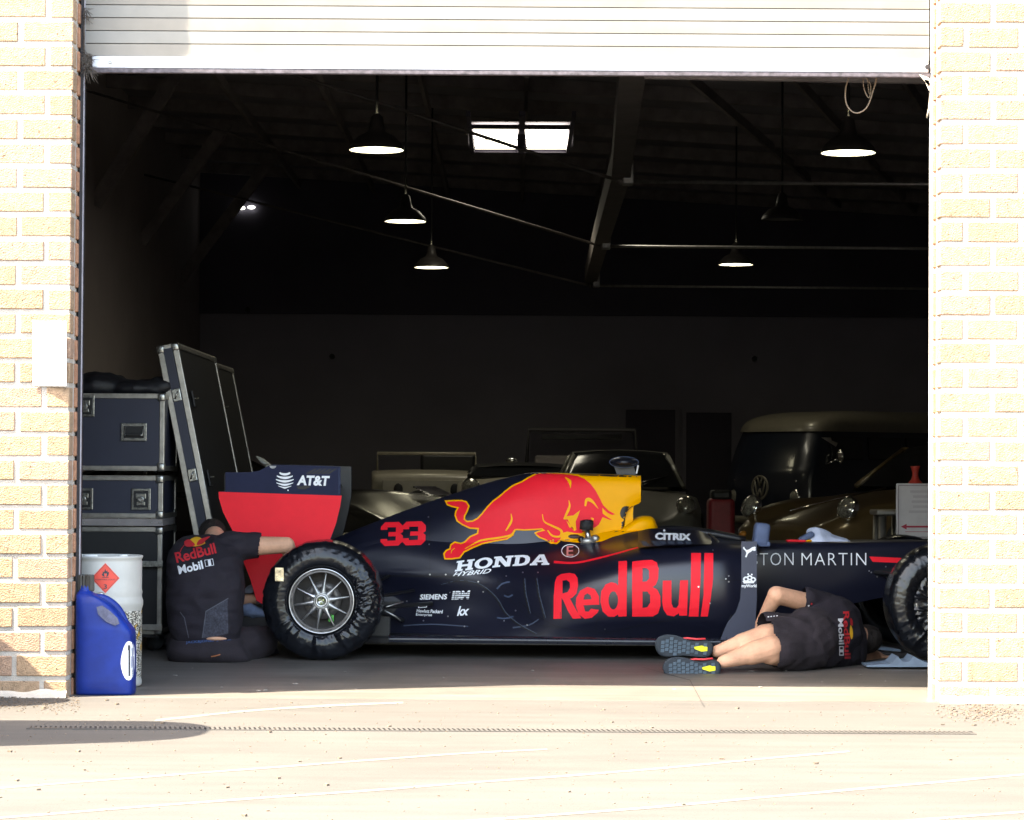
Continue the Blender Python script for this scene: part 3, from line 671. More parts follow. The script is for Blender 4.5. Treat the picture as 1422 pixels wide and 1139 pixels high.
tdec(D,bv,'Enterprise',[(578,851.5),(600,852.3),(599.5,857),(577.5,856)],off=.01)
tdec(D,bv,'kx',[(637,842),(652.5,841.5),(650,854.5),(634.5,855.5)],off=.03,shear=.12)
decal(D,bv,poly2d([ell(792,765,12.5,9.2,30),ell(792,765,11.5,8.2,30)]),M_wht,.002,4); tdec(D,bv,'E',[(787,758.5),(796.5,758),(796,772),(786.5,772)],mat('pink vinyl',(.7,.25,.25),.5,var=0),off=.01)
# thin red pin line
q=[(769,780.5),(800,781.5),(840,773),(880,762),(920,751.5),(945,747.5)]
qq=[(p.x,p.y) for p in dens([(a,b_,0) for a,b_ in q],4)]
decal(D,bv,poly2d([stroke(qq,[3.5-.13*i for i in range(len(qq))])]),M_red,.002,4)
# panel joints and fasteners
def seam(pts,w=.7,m=M_carb,b_=D,bb=bv): decal(b_,bb,poly2d([stroke(pts,w)]),m,.0022,5)
seam([(597,702),(597,720),(597,760),(597,799)]); seam([(455,799),(530,799.5),(640,801)],1.6); seam([(779,660),(780,700),(781,742)],.5)
seam([(720,835),(745,855),(770,869),(800,876),(830,878),(850,878),(870,873),(900,866),(940,860),(980,858)],.8); seam([(690,805),(705,830),(720,845),(745,868),(778,872),(778,850)],.6)
seam([(886,728),(886,735)],.8); seam([(1000,806),(1030,806)],.8); seam([(827,878),(829,862),(836,858)],.7)
for x,y in((595,718),(596,756),(597,798),(619,798),(625,823),(664,808),(671,822),(703,800),(716,848),(726,795),(747,795),(732,868),(840,874),(622,856),(588,862),(700,862),(645,870),(1012,800),(1012,808),(1008,804),(990,764),(970,815),(986,838),(565,835)):
    decal(D,bv,poly2d([ell(x,y,1.15,1.15,8)]),M_steel,.003,5)
# louvre slots
for pts in([(727,803),(729,825),(735,852)],[(744,803),(748,828),(756,858)]):
    seam([(x+1.5,y) for x,y in pts],1.5,M_ep_l:=bpy.data.materials.get('slot edge') or mat('slot edge',(.05,.065,.10),.4,var=0)); seam(pts,2.6,M_black)
for pts in([(690,818),(697,811),(708,808)],[(690,858),(702,859),(713,856)],[(700,827),(706,829),(712,826)]):
    decal(D,bv,poly2d([stroke([(p.x,p.y) for p in dens([(a,b_,0) for a,b_ in pts],3)],2.2)]),mat('louvre blue',(.05,.07,.12),.4,var=.05) if 'louvre blue' not in bpy.data.materials else bpy.data.materials['louvre blue'],.003,4)
for pts in[[(612,812),(640,806),(668,812),(690,830),(702,850),(720,866),(745,880)]]:
    seam([(p.x,p.y) for p in dens([(a,b_,0) for a,b_ in pts],3)],.9,M_ep_l); seam([(p.x-1.5,p.y+.6) for p in dens([(a,b_,0) for a,b_ in pts],3)],2.0,M_black)
for pts in([(712,872),(735,868),(748,860)],[(560,869),(600,867),(650,870)]):
    seam([(p.x,p.y) for p in dens([(a,b_,0) for a,b_ in pts],3)],1.8,M_ep_l)
# underside shading strip of black carbon below the cover
cvr=MB(); 
for src in(U,D):
    o=len(cvr.v)
    for f,mi,s_ in zip(src.f,src.m,src.sm): pass
def merge(a,b_):
    o=len(a.v); a.v+=b_.v
    for f,mi,s_ in zip(b_.f,b_.m,b_.sm): a.f.append([k+o for k in f]); a.m.append(a.mi(b_.mats[mi])); a.sm.append(s_)
    return a
# split decals by which shell they lie on
bU=U.bvh(); bB=B.bvh()
Du=MB(); Dl=MB(); 
for tgt in(Du,Dl): tgt.v=D.v
for f,mi,s_ in zip(D.f,D.m,D.sm):
    c=sum((D.v[k] for k in f),Vector())/len(f); a=bU.find_nearest(c)[3]; l=bB.find_nearest(c)[3]
    tgt=Du if a<l else Dl; tgt.f.append(f); tgt.m.append(tgt.mi(D.mats[mi])); tgt.sm.append(s_)
def compact(m):
    used=sorted({k for f in m.f for k in f}); mp={k:i for i,k in enumerate(used)}; m.v=[m.v[k] for k in used]; m.f=[[mp[k] for k in f] for f in m.f]; return m
merge(U,compact(Du)); merge(B,compact(Dl))
cp(U,'engine_cover',recalc=True); cp(B,'sidepod_bodywork')
# airbox mouth
b=MB(); rows=[[PW(890.5,y,w) for w,y in((0,663),(.07,664),(.105,670),(.12,680),(.11,690),(.09,695))]]
n_=rows[0]; f_=[Vector((p.x,2*YC-p.y,p.z)) for p in n_]; lp=n_+f_[::-1]
b.add([p+Vector((.002,0,0)) for p in lp],[list(range(len(lp)))],M_black); cp(b,'air_intake')
# snorkel / headrest fairing in yellow and roll hoop
b=MB(); rows=[]
for x,yt,w in((838,742,.17),(862,733,.19),(886,719,.19),(900,717,.18),(908,720,.16),(913,731,.13)):
    r=[PW(x,yt,w*.55),PW(x,yt+2.5,w*.85),PW(x,yt+8,w),PW(x,739,w)]; f_=[Vector((p.x,2*YC-p.y,p.z)) for p in r]
    rows.append(f_[::-1]+r)
b.grid(dgrid(rows,4,3),M_yel); r=rows[-1]; b.add(r,[list(range(len(r)))],M_yel)
cp(b,'headrest_fairing')
for s in(-1,1):
    b=MB(); rows=[]
    for y,x0,x1,w in((696,863,882,.125),(702,866,880,.12),(712,868,879,.12),(722,868,879,.13),(732,867,880,.15)):
        rows.append([PW(x0,y,w,s),PW(x1,y,w,s),PW(x1,y,w-.03,s),PW(x0,y,w-.03,s)])
    b.grid(rows,M_yel,False,True); cp(b,'roll_hoop')
# onboard camera pod
b=MB(); c=P(866,642,YC); b.sphere(c,(.085,.14,.032),M_gloss,20); b.tube([c+Vector((.086*math.cos(a),-.06,.033*math.sin(a))) for a in [2*PI*k/24 for k in range(25)]],.0015,M_bg,6)
b.add([P(852,646,YC-.03),P(880,646,YC-.03),P(883,660,YC-.03),P(857,660,YC-.03),P(852,646,YC+.03),P(880,646,YC+.03),P(883,660,YC+.03),P(857,660,YC+.03)],[(0,3,2,1),(4,5,6,7),(0,4,7,3),(1,2,6,5),(0,1,5,4)],mat('pod grey',(.05,.05,.05),.5))
b.box(P(885,652,YC-.04),(.008,.01,.05),M_white,rot=(0,.2,0)); cp(b,'camera_pod')
# filler valve with black knob
b=MB(); p=P(818,751,YC-.24); q=P(815,736,YC-.24); b.cyl(p,q,.02,M_steel,r1=.014,n=14)
b.cyl(q,P(814,732,YC-.24),.03,M_gal,n=16); b.cyl(P(814,736,YC-.24),P(815,724,YC-.24),.04,M_rub,n=18); b.sphere(P(815,724,YC-.24),(.04,.04,.012),M_gloss,14)
b.cyl(P(806,752,YC-.24),P(826,751,YC-.24),.022,M_gal,n=10); b.sphere(P(827,748,YC-.24),.024,M_gal,10); b.sphere(P(807,749,YC-.24),.02,M_gloss,10); cp(b,'filler_valve')
b=MB(); b.sphere(P(797,746,YC-.18),(.06,.03,.022),mat('dark vent lip',(.05,.02,.015),.5),16); cp(b,'vent_lip')
# floor
b=MB(); poly=[(448,.35),(480,.62),(560,.70),(700,.74),(960,.80),(1040,.80),(1075,.62),(1100,.42),(1180,.25)]
near=[(P(x,890,YC-w).x,YC-w) for x,w in poly]; pl=near+[(x,2*YC-y) for x,y in near][::-1]
zf=P(760,889,YC-.75).z; b.prism(pl,'Z',zf-.025,zf,M_carb)
pl2=[(P(x,890,YC-.35).x,YC+s*.3) for x,s in((470,-1),(1200,-1),(1200,1),(470,1))]; b.prism(pl2,'Z',zf-.06,zf-.026,M_black)
cp(b,'floor')
b=MB(); rows=[]
for x,w in((540,.68),(600,.70),(700,.72),(800,.75),(900,.775),(1000,.78)):
    p=P(x,884,YC-w); rows.append([Vector((p.x,YC-w+.08,zf+.002)),Vector((p.x,YC-w+.01,zf+.018)),Vector((p.x,YC-w-.03,zf+.004)),Vector((p.x,YC-w-.025,zf-.02))])
b.grid(dgrid(rows,4,2),M_gloss); cp(b,'floor_edge')
b=MB() # diffuser fins and gearbox bulk behind the rear wheel
for k in range(3): b.box((P(500,870,YC-.3).x-.1,YC-.45+k*.16,zf+.04),(.55,.008,.14),M_carb)
b.box((P(520,850,YC-.3).x,YC,.22),(.6,.3,.22),M_carb,bev=.04); cp(b,'diffuser')
# cockpit + sidepod inlet
b=MB(); r=[PW(1033,y,w) for w,y in((.36,762),(.55,768),(.64,786),(.66,840),(.55,860),(.36,860))]
b.add(r,[list(range(len(r)))],M_black); cp(b,'sidepod_inlet'); b=MB(); b.add([Vector((p.x,2*YC-p.y,p.z)) for p in r],[list(range(len(r)))],M_black); cp(b,'sidepod_inlet')
b=MB(); q=dens([PW(905,741,.19),PW(935,737,.23),PW(985,741,.25),PW(1035,750,.25)],5); b.tube(q,.02,M_carb,8); cp(b,'cockpit_rim'); b=MB(); b.tube([Vector((p.x,2*YC-p.y,p.z)) for p in q],.02,M_carb,8); cp(b,'cockpit_rim')
# chimney fairing with lettering, vanes
b=MB()
near=[[PW(x,y0,w0),PW(x,y1,w1),PW(x,y2,w2)] for x,y0,w0,y1,w1,y2,w2 in((886,738,.26,749,.40,761,.55),(905,734,.28,747,.44,759,.60),(940,734.5,.30,745,.46,757,.62),(970,737,.30,746,.46,756,.60),(988,746,.30,750,.42,756,.54))]
b.grid(dgrid(near,4,4),M_navy); cb=b.bvh()
tdec(b,cb,'CITRIX',[(910,739.5),(960,741),(960,751),(909.5,749.5)],off=.055,d=.003)
decal(b,cb,poly2d([ell(922.5,736.8,1.7,1.7,12)]),M_wht,.003,4)
for x in(888,904,914,926,938,950):
    decal(b,cb,poly2d([[(x,750.5),(x+9,752),(x+15,758),(x+6,758)]]),mat('duct blue',(.045,.06,.09),.6) if 'duct blue' not in bpy.data.materials else bpy.data.materials['duct blue'],.002,4)
b.tube([PW(985,741,.3),PW(993,748,.34),PW(998,753,.4)],.006,M_steel,6)
cp(b,'cooling_duct',recalc=False)
# chassis and nose
M_ch=M_navy
ch=[(1000,[(0,747),(.2,748),(.28,753),(.31,775),(.31,820),(.29,888)]),
(1050,[(0,752),(.2,752.5),(.27,757),(.30,775),(.30,820),(.27,880)]),
(1100,[(0,753),(.19,753),(.26,757),(.285,775),(.285,820),(.25,862)]),
(1160,[(0,752),(.18,752.5),(.24,757),(.265,775),(.265,815),(.23,844)]),
(1230,[(0,751),(.16,751.5),(.215,756),(.235,772),(.235,805),(.20,829)]),
(1300,[(0,752),(.14,752.5),(.185,757),(.2,770),(.2,798),(.17,818)]),
(1400,[(0,760),(.11,761),(.14,766),(.15,778),(.15,795),(.12,808)]),
(1500,[(0,778),(.08,779),(.10,783),(.11,792),(.10,803),(.08,810)]),
(1590,[(0,800),(.04,801),(.06,804),(.07,808),(.06,813),(.04,816)])]
Cc=loft(ch,M_navy,6,4); cb=Cc.bvh()
tdec(Cc,cb,'ASTON',[(1028,768.5),(1102,767.5),(1102,785),(1028,785.5)],off=-.012,d=.002,space=1.15)
tdec(Cc,cb,'MARTIN',[(1113,768),(1203,768),(1203,785),(1113,785)],off=-.012,d=.002,space=1.15)
decal(Cc,cb,poly2d([[(1207,773),(1268,775.5),(1262,782),(1212,780.5)]]),M_red,.002,4)
decal(Cc,cb,poly2d([sm([(1213,795),(1228,790),(1248,790),(1262,795),(1245,800),(1228,800)],2)]),M_black,.0025,4)
decal(Cc,cb,poly2d([[(1236,795),(1248,792),(1258,795),(1246,800)]]),mat('red suspension fairing',(.5,.03,.03),.5),.0035,4)
for x,y in((1210,795),(1230,787),(1245,787),(1231,802),(1207,793),(1218,801)): decal(Cc,cb,poly2d([ell(x,y,1.1,1.1,8)]),M_steel,.003,5)
cp(Cc,'chassis')
# front wing beyond the frame
b=MB(); xw=P(1600,890,YC).x
for k,(dx,z,c,t_) in enumerate(((0,.12,.26,.016),(-.2,.17,.18,.012),(-.34,.23,.14,.01))): b.box((xw+dx-.05,YC,z),(c,1.8,t_),M_navy,rot=(0,.15+.15*k,0),bev=.004)
for s in(-1,1): b.box((xw-.12,YC+s*.91,.17),(.5,.014,.22),M_navy,bev=.004); b.box((xw-.02,YC+s*.07,.26),(.2,.02,.3),M_navy)
cp(b,'front_wing')
# bargeboard turning vane with emblems
for s in(-1,1):
    b=MB(); rows=[]
    for y,x0,x1,w in((752,1029.5,1051,.70),(775,1029.5,1051,.71),(805,1029.5,1051,.72),(832,1028,1051,.72),(850,1022,1050,.72),(865,1010,1049,.72),(889,1000,1049,.72)):
        rows.append([PW(x0,y,w,s),PW(x1,y,w,s),PW(x1,y,w-.02,s),PW(x0,y,w-.02,s)])
    b.grid(rows,M_vane:=bpy.data.materials.get('vane navy') or mat('vane navy',(.035,.04,.07),.5,var=.04),False,True); b.add(rows[0],[(0,1,2,3)],M_vane)
    if s<0:
        vb=b.bvh()
        cat=[(211,328),(216,322),(222,334),(232,341),(244,338),(262,326),(278,322),(283,326),(281,334),(283,342),(279,347),(270,345),(262,344),(256,352),(246,356),(238,364),(233,378),(229,384),(222,380),(226,370),(230,358),(224,346),(213,336)]
        decal(b,vb,poly2d([[(980+u/4.067,680+v/4.067) for u,v in cat]]),M_wht,.003,3)
        for (x,y,r_) in((1036,804.5,4.3),(1041,802.5,4),(1046,805,4)): decal(b,vb,poly2d([ell(x,y,r_,r_*.9,14),ell(x,y,r_*.45,r_*.4,10)]),M_wht,.003,3)
        for (x,y) in((1039,797.5),(1044,798)): decal(b,vb,poly2d([ell(x,y,1.2,1.2,10)]),M_wht,.003,3)
        decal(b,vb,poly2d([[(1031,807),(1048,806.5),(1047,810),(1033,810.5)]]),M_wht,.0035,3)
        tdec(b,vb,'myWorld',[(1030,811.5),(1050.5,811.5),(1050.5,817),(1030,817)],off=.035,d=.003,L=3)
    cp(b,'bargeboard',recalc=False)
# small vanes low down in front of the sidepod
b=MB()
for k in range(4):
    x=1003+k*11; b.box(PW(x,868,.62-.04*k),(.012,.2,.18),M_carb,rot=(0,.2,.35))
cp(b,'turning_vane')
# mirrors
for s in(-1,):
    b=MB(); x0=P(1057,742,YC-.5); c=Vector((x0.x,YC+s*.5,x0.z)); b.box(c,(.085,.16,.13),M_bg,bev=.022,seg=3,rot=(0,.12,0),smooth=True); b.box(c+Vector((.012,s*.0,-.055)),(.07,.15,.03),M_bg,bev=.01)
    b.cyl(c+Vector((0,0,-.05)),Vector((c.x,YC+s*.27,c.z-.10)),.01,M_carb,n=8); cp(b,'mirror')
# rear wing
M_ep=mat('endplate navy',(.018,.022,.055),.7,var=.04,spec=.2)
def wing_plate(side):
    Y0=YC-.5 if side<0 else YC+.5
    out=[(313,656),(345,656),(360,654),(372,647),(380,645.3),(430,646.5),(473,648),(473,690),(469,712),(462,742),(450,775),(420,830),(400,845),(368,842),(356,835),(348,806),(338,780),(322,735),(310,712),(304,692),(303.5,683),(313,682)]
    b=MB(); v2,f2=poly2d([out]); th=.008
    b.add([P(x,y,YC-.5-th) for x,y in v2],f2,M_ep); b.add([P(x,y,YC-.5+th)*1 for x,y in v2],[f[::-1] for f in f2],M_carb)
    n=len(out); b.add([P(x,y,YC-.5-th) for x,y in out]+[P(x,y,YC-.5+th) for x,y in out],[(k,(k+1)%n,n+(k+1)%n,n+k) for k in range(n)],M_ep)
    if side>0: b.v=[Vector((v.x,2*YC-v.y,v.z)) for v in b.v]
    if side<0:
        Yp=YC-.5-th-.0005; vb=MB().add([(-9,Yp,-3),(9,Yp,-3),(9,Yp,5),(-9,Yp,5)],[(0,1,2,3)],None).bvh()
        red=[(303.5,683),(474.6,688.5),(472,705),(467,726),(460,745),(448,775),(420,829),(400,844),(368,841),(356,834),(348,806),(338,780),(322,735),(310,712),(304,692)]
        decal(b,vb,poly2d([red]),M_red,.002,40)
        # globe of bands
        cx,cy,rx,ry=395.5,666.5,12.4,12.6
        for k,(y0,h) in enumerate(((-11,3.2),(-6.2,3.4),(-1.2,3.2),(3.6,3.0),(8.0,2.6))):
            top=[];bot=[]
            for i in range(17):
                u=-1+i/8.0
                yy=y0+ (1-u*u)*1.8
                top.append((u,yy)); bot.append((u,yy+h*(.35+.65*math.cos(u*PI/2))))
            pts=[]
            for u,yy in top+bot[::-1]:
                ym=max(-ry+.2,min(ry-.2,yy)); hw=rx*math.sqrt(max(0,1-(ym/ry)**2)); pts.append((cx+u*hw,cy+ym))
            decal(b,vb,poly2d([pts]),M_wht,.002,8)
        decal(b,vb,poly2d([ell(400,681,1,1,8)]),M_wht,.002,8)
        tdec(b,vb,'AT&T',[(413.5,660),(458,661),(457,675),(412,674)],off=.045,shear=.05,L=8)
        for k in range(5): decal(b,vb,poly2d([[(437+k*7,651),(440+k*7,651),(430+k*7,658),(424+k*7,658)]]),M_black,.002,8)
        decal(b,vb,poly2d([sm([(412,676),(425,674),(432,676),(424,680),(414,679)],1)]),M_black,.002,8)
        seam([(312,658),(312,682)],.6,M_carb,b,vb); seam([(470.8,650),(470.8,686)],.5,M_bg,b,vb)
        decal(b,vb,poly2d([ell(379,647,4.6,3.8,16,0,180)]),mat('grey tag',(.4,.4,.4),.6),.002,8)
    return cp(b,'endplate',recalc=False)
wing_plate(-1); wing_plate(1)
b=MB(); xl=P(345,665,YC).x; xr_=P(470,665,YC).x
for (x,z,c,a) in((xr_-.16,.97,.30,-.12),(xl+.12,1.02,.2,-.5)): b.box((x,YC,z-.02),(c,.98,.014),M_carb,rot=(0,a,0),bev=.004)
cp(b,'rear_wing_plane')
b=MB(); b.box((P(430,800,YC).x,YC,.55),(.12,.02,.75),M_carb,rot=(0,.15,0)); b.box((P(400,860,YC).x,YC,.32),(.3,.9,.012),M_carb,rot=(0,-.2,0)); cp(b,'wing_pillar')
# --- wheels
M_film=mat('black wrapping film',(.006,.007,.010),.24,var=.2,scale=14,bump=.08,bscale=45,coat=.15,rvar=.05,spec=.35)
M_rimd=mat('dark anodised rim',(.14,.13,.125),.45,.5,var=.15)
M_rims=mat('machined silver rim',(.62,.62,.63),.34,1,var=.08)
M_nut=mat('brass green nut',(.42,.44,.22),.4,.6,var=.3,scale=90)
M_gold=mat('gold sticker',(.80,.62,.38),.35,.3,var=.3,scale=60)
def wheel(cx,cz,Yo,wd,Rr_,side,kind,seed,rad=.335):
    # built around local origin, outer face towards -Y
    b=MB(); n=300; prof=[(.17,wd-.03),(.25,wd-.002),(rad-.03,wd-.01),(rad-.004,wd-.05),(rad+.003,wd*.5),(rad-.002,.06),(rad-.012,.025),(rad-.03,.008),(rad-.05,-.002),(rad-.07,-.010),(rad-.09,-.014),(rad-.11,-.013),(rad-.128,-.008),(rad-.142,.003),(rad-.15,.02)]
    def fn(a,j,r,h):
        if 4<=j:
            lw=.5-.5*math.sin(a)              # 1 at the bottom
            rt=max(0,math.cos(a-.1))**2       # right hand side
            amp=.0006+.020*max(0,lw-.55)**1.1; am2=.0012+.010*rt**2+.003*max(0,lw-.5)
            q=Vector((math.cos(a)*9+seed,math.sin(a)*9,r*5)); tw=a*11+r*10*math.sin(a*2+seed)+noise.noise(q*.6)*2.4
            f=1-2*abs(math.sin(tw*.5+noise.noise(q*.5)*2)); f2=noise.noise(Vector((math.cos(a)*15,math.sin(a)*15+seed,r*42)))+.5*noise.noise(Vector((math.cos(a)*34,math.sin(a)*34+seed,r*80)))
            k=min(1,(j-4)/3)*(.35 if j>=13 else 1)
            h+= -amp*f*.8*k-am2*f2*k
            if j in(6,7,8): r+=.005*noise.noise(Vector((math.cos(a)*14,math.sin(a)*14,seed)))
            if j in(4,5): r+=.006*noise.noise(Vector((math.cos(a)*10,math.sin(a)*10,seed+3)))
        return r,h
    rings=[(p.x,p.y) for p in dens([(r,h,0) for r,h in prof],3)]
    idx=[i/3 for i in range(len(rings))]
    def fn2(a,j,r,h): return fn(a,int(round(idx[j])),r,h)
    b.lathe(rings,M_film,n=n,axis='Y',fn=fn2)
    root=thing('tmp','','',(0,0,0))
    w=bpy.data.objects.new('wheel',None); COL.objects.link(w)
    b.build('tyre',w)
    b=MB(); r0=rad-.15
    b.lathe([(r0-.004,.022),(r0-.001,.004),(r0-.006,-.001),(r0-.010,.002),(r0-.013,.012)],M_rims,n=80,axis='Y')
    b.lathe([(r0-.013,.012),(r0-.018,.014),(r0-.022,.006),(r0-.028,.012),(r0-.030,.05),(r0-.034,.12),(.001,.13)],M_rimd,n=60,axis='Y')
    b.build('rim',w)
    b=MB()
    for k in range(10):
        a=2*PI*k/10+.16; c,s_=math.cos(a),math.sin(a)
        def q(r,o,y): return Vector((c*r-s_*o,y,s_*r+c*o))
        rows=[]
        for r,hw,y in((.036,.024,.012),(.058,.016,.012),(.10,.008,.016),(r0-.028,.004,.028)):
            rows.append([q(r,-hw,y+.006),q(r,-hw*.3,y-.004),q(r,hw*.3,y-.004),q(r,hw,y+.006),q(r,hw*.6,y+.02),q(r,-hw*.6,y+.02)])
        b.grid(rows,M_rims if 4<=k<=8 else M_gal,True,True)
        b.grid([[q(.038,hh,.01) for hh in(.017,.022)],[q(.052,.0165,.012) for _ in(0,1)]],M_gal)
    b.lathe([(.048,.018),(.046,.008),(.036,.004),(.034,.01)],M_gal,n=40,axis='Y'); b.build('spokes',w)
    b=MB(); b.lathe([(.036,.012),(.035,-.004),(.030,-.008),(.024,-.006),(.022,.002),(.001,.002)],M_rims,n=30,axis='Y')
    for k in range(3):
        a=2*PI*k/3+.5; b.sphere((math.cos(a)*.011,-.002,math.sin(a)*.011),(.008,.006,.008),M_nut,10)
    b.build('wheel_nut',w)
    b=MB(); b.lathe([(.05,.125),(.05,.09),(.105,.088),(.105,.125)],M_rimd,n=40,axis='Y'); b.box((.05,.085,-.10),(.03,.02,.04),mat('green tag',(.1,.5,.08),.5) if kind=='g' else M_dark,bev=.005); b.build('brake_disc',w)
    if kind=='g':
        b=MB(); rows=[]
        for i in range(6):
            rows.append([Vector((-.232+u*.024+.003*noise.noise(Vector((i,u*2,9))),-.024-.005*noise.noise(Vector((i*.9,u*3,0)))-.002,.148+(i/5-.5)*.074)) for u in(-1,-.5,0,.5,1)])
        b.grid(rows,M_gold); b.build('gold_sticker',w)
    if kind=='f':
        b=MB(); rows=[]
        for k in range(160):
            a=2*PI*k/160; r_=[]
            for j in range(12):
                rr=.20-.017*j; f=1-2*abs(math.sin(a*9+rr*30+noise.noise(Vector((math.cos(a)*3,math.sin(a)*3,rr*8)))*3))
                y=-.006-.010*f*(.3+.7*rr/.2)-.012*noise.noise(Vector((math.cos(a)*rr*60,math.sin(a)*rr*60,2)))-.01*(1-rr/.2)
                r_.append(Vector((math.cos(a)*rr,y+(.008 if j==0 else 0),math.sin(a)*rr)))
            rows.append(r_)
        rows.append(rows[0]); b.grid(rows,M_film); b.add(rows[0][-1:]+[r_[-1] for r_ in rows[1:-1]],[list(range(160))],M_film); b.build('film_cover',w)
    bpy.data.objects.remove(root)
    w.location=(cx,Yo,cz)
    if side>0: w.rotation_euler=(0,0,PI)
    w.parent=car; w.matrix_parent_inverse=Matrix.Translation((0,-YC,0))
    return w
pr=P(446,835,14.32); pf=P(1319,839,14.32)
wheel(pr.x,pr.z,14.33,.38,.3,-1,'g',1.0,.335)
wheel(pf.x,pf.z,14.33,.31,.3,-1,'f',5.0,.338)
wheel(pr.x,pr.z,2*YC-14.33,.38,.3,1,'x',8.0,.335)
wheel(pf.x,pf.z,2*YC-14.33,.31,.3,1,'x',11.0,.338)
# suspension arms
for s in(-1,1):
    b=MB()
    for (x0,y0,w0,x1,y1,w1,r_) in((560,862,.2,446,820,.68,.012),(600,838,.25,446,850,.68,.012),(500,800,.12,446,812,.66,.010),(540,800,.18,450,846,.66,.010),(575,820,.2,452,840,.66,.009)):
        b.tube([PW(x0,y0,w0,s),PW(x1,y1,w1,s)],r_,M_carb,8)
    cp(b,'rear_suspension')
    b=MB()
    for (x0,y0,w0,x1,y1,w1,r_) in((1215,795,.24,1319,808,.66,.014),(1380,790,.15,1319,808,.66,.014),(1235,822,.2,1319,862,.66,.012),(1400,806,.13,1319,862,.66,.012),(1262,800,.2,1319,830,.66,.011)):
        b.tube([PW(x0,y0,w0,s),PW(x1,y1,w1,s)],r_,M_carb,8)
    cp(b,'front_suspension')
b=MB(); b.tube([PW(534,848,.72),PW(549,856,.70),PW(556,862,.68)],.005,M_gal,6); b.tube([PW(536,843,.6),PW(560,836,.5)],.004,M_gal,6); cp(b,'exhaust_bracket')
# cloth and glove lying on the chassis
M_cloth=mat('white cloth',(.62,.68,.85),.9,var=.05,bump=.4,bscale=50); 
b=MB(); rows=[]
prof=[(1112,751,0),(1118,745,.3),(1121,735,.6),(1128,729,.8),(1138,730,1),(1148,736,.8),(1158,743,.7),(1172,747,.6),(1177,751,.4)]
for x,y,wd in prof:
    c=P(x,752,YC-.02); h=(752-y)*YC/F; r=[]
    for k in range(11):
        t=k/10; yy=-.16+.3*t; r.append(Vector((c.x+.012*noise.noise(Vector((x*.2,t*4,0))),YC-.06+yy*(.4+.6*wd),c.z+.004+h*max(0,math.sin(PI*t))**.7*(.82+.35*noise.noise(Vector((x*.11,t*5,2)))))))
    rows.append(r)
b.grid(dgrid(rows,4,2),M_cloth); b.build('white_cloth',label='crumpled white cloth lying on the navy chassis of the racing car',category='cloth')
b=MB(); c=P(1117,748,YC-.16); b.box(c+Vector((.01,0,.008)),(.10,.08,.035),M_bg,bev=.014,rot=(0,-.5,0)); b.box(P(1105,751,YC-.17)+Vector((0,0,0)),(.11,.07,.012),M_red,bev=.004); b.sphere(P(1122,751,YC-.17),(.03,.03,.008),M_yel,10)
b.build('work_glove',label='blue and red work glove beside the crumpled white cloth on the car',category='glove')
# stands under the nose
M_stand=mat('pale blue stand',(.16,.22,.30),.5,var=.1)
b=MB(); 
v2=[(1200,921),(1238,921),(1245,912),(1250,921),(1262,921.5),(1268,912),(1280,918),(1300,923),(1300,925),(1240,924.5)]
Yt=14.9; z=.0
b.prism([(P(x,y,14.0).x,max(.002,P(x,y,14.0).z)) for x,y in((1203,924),(1236,921),(1246,911),(1251,917),(1256,919),(1262,918),(1268,911),(1282,919),(1292,921),(1292,926),(1203,926))],'Y',13.98,14.2,M_stand)
b.build('wheel_chock',label='pale grey notched stand on the floor beside the front wheel',category='stand')
b=MB(); a=P(1205,905,15.2); b.box((P(1212,905,15.0).x,15.0,.05),(.24,.3,.018),M_stand,bev=.004,rot=(0,.12,.2)); b.box((P(1228,905,15.0).x,14.9,.035),(.16,.03,.012),M_wht,rot=(0,.3,.4)); b.box((P(1222,900,15.0).x,15.0,.018),(.3,.4,.03),M_dark,bev=.005)
b.build('low_jack',label='flat pale blue jack pad under the car nose behind the lying mechanic',category='jack')
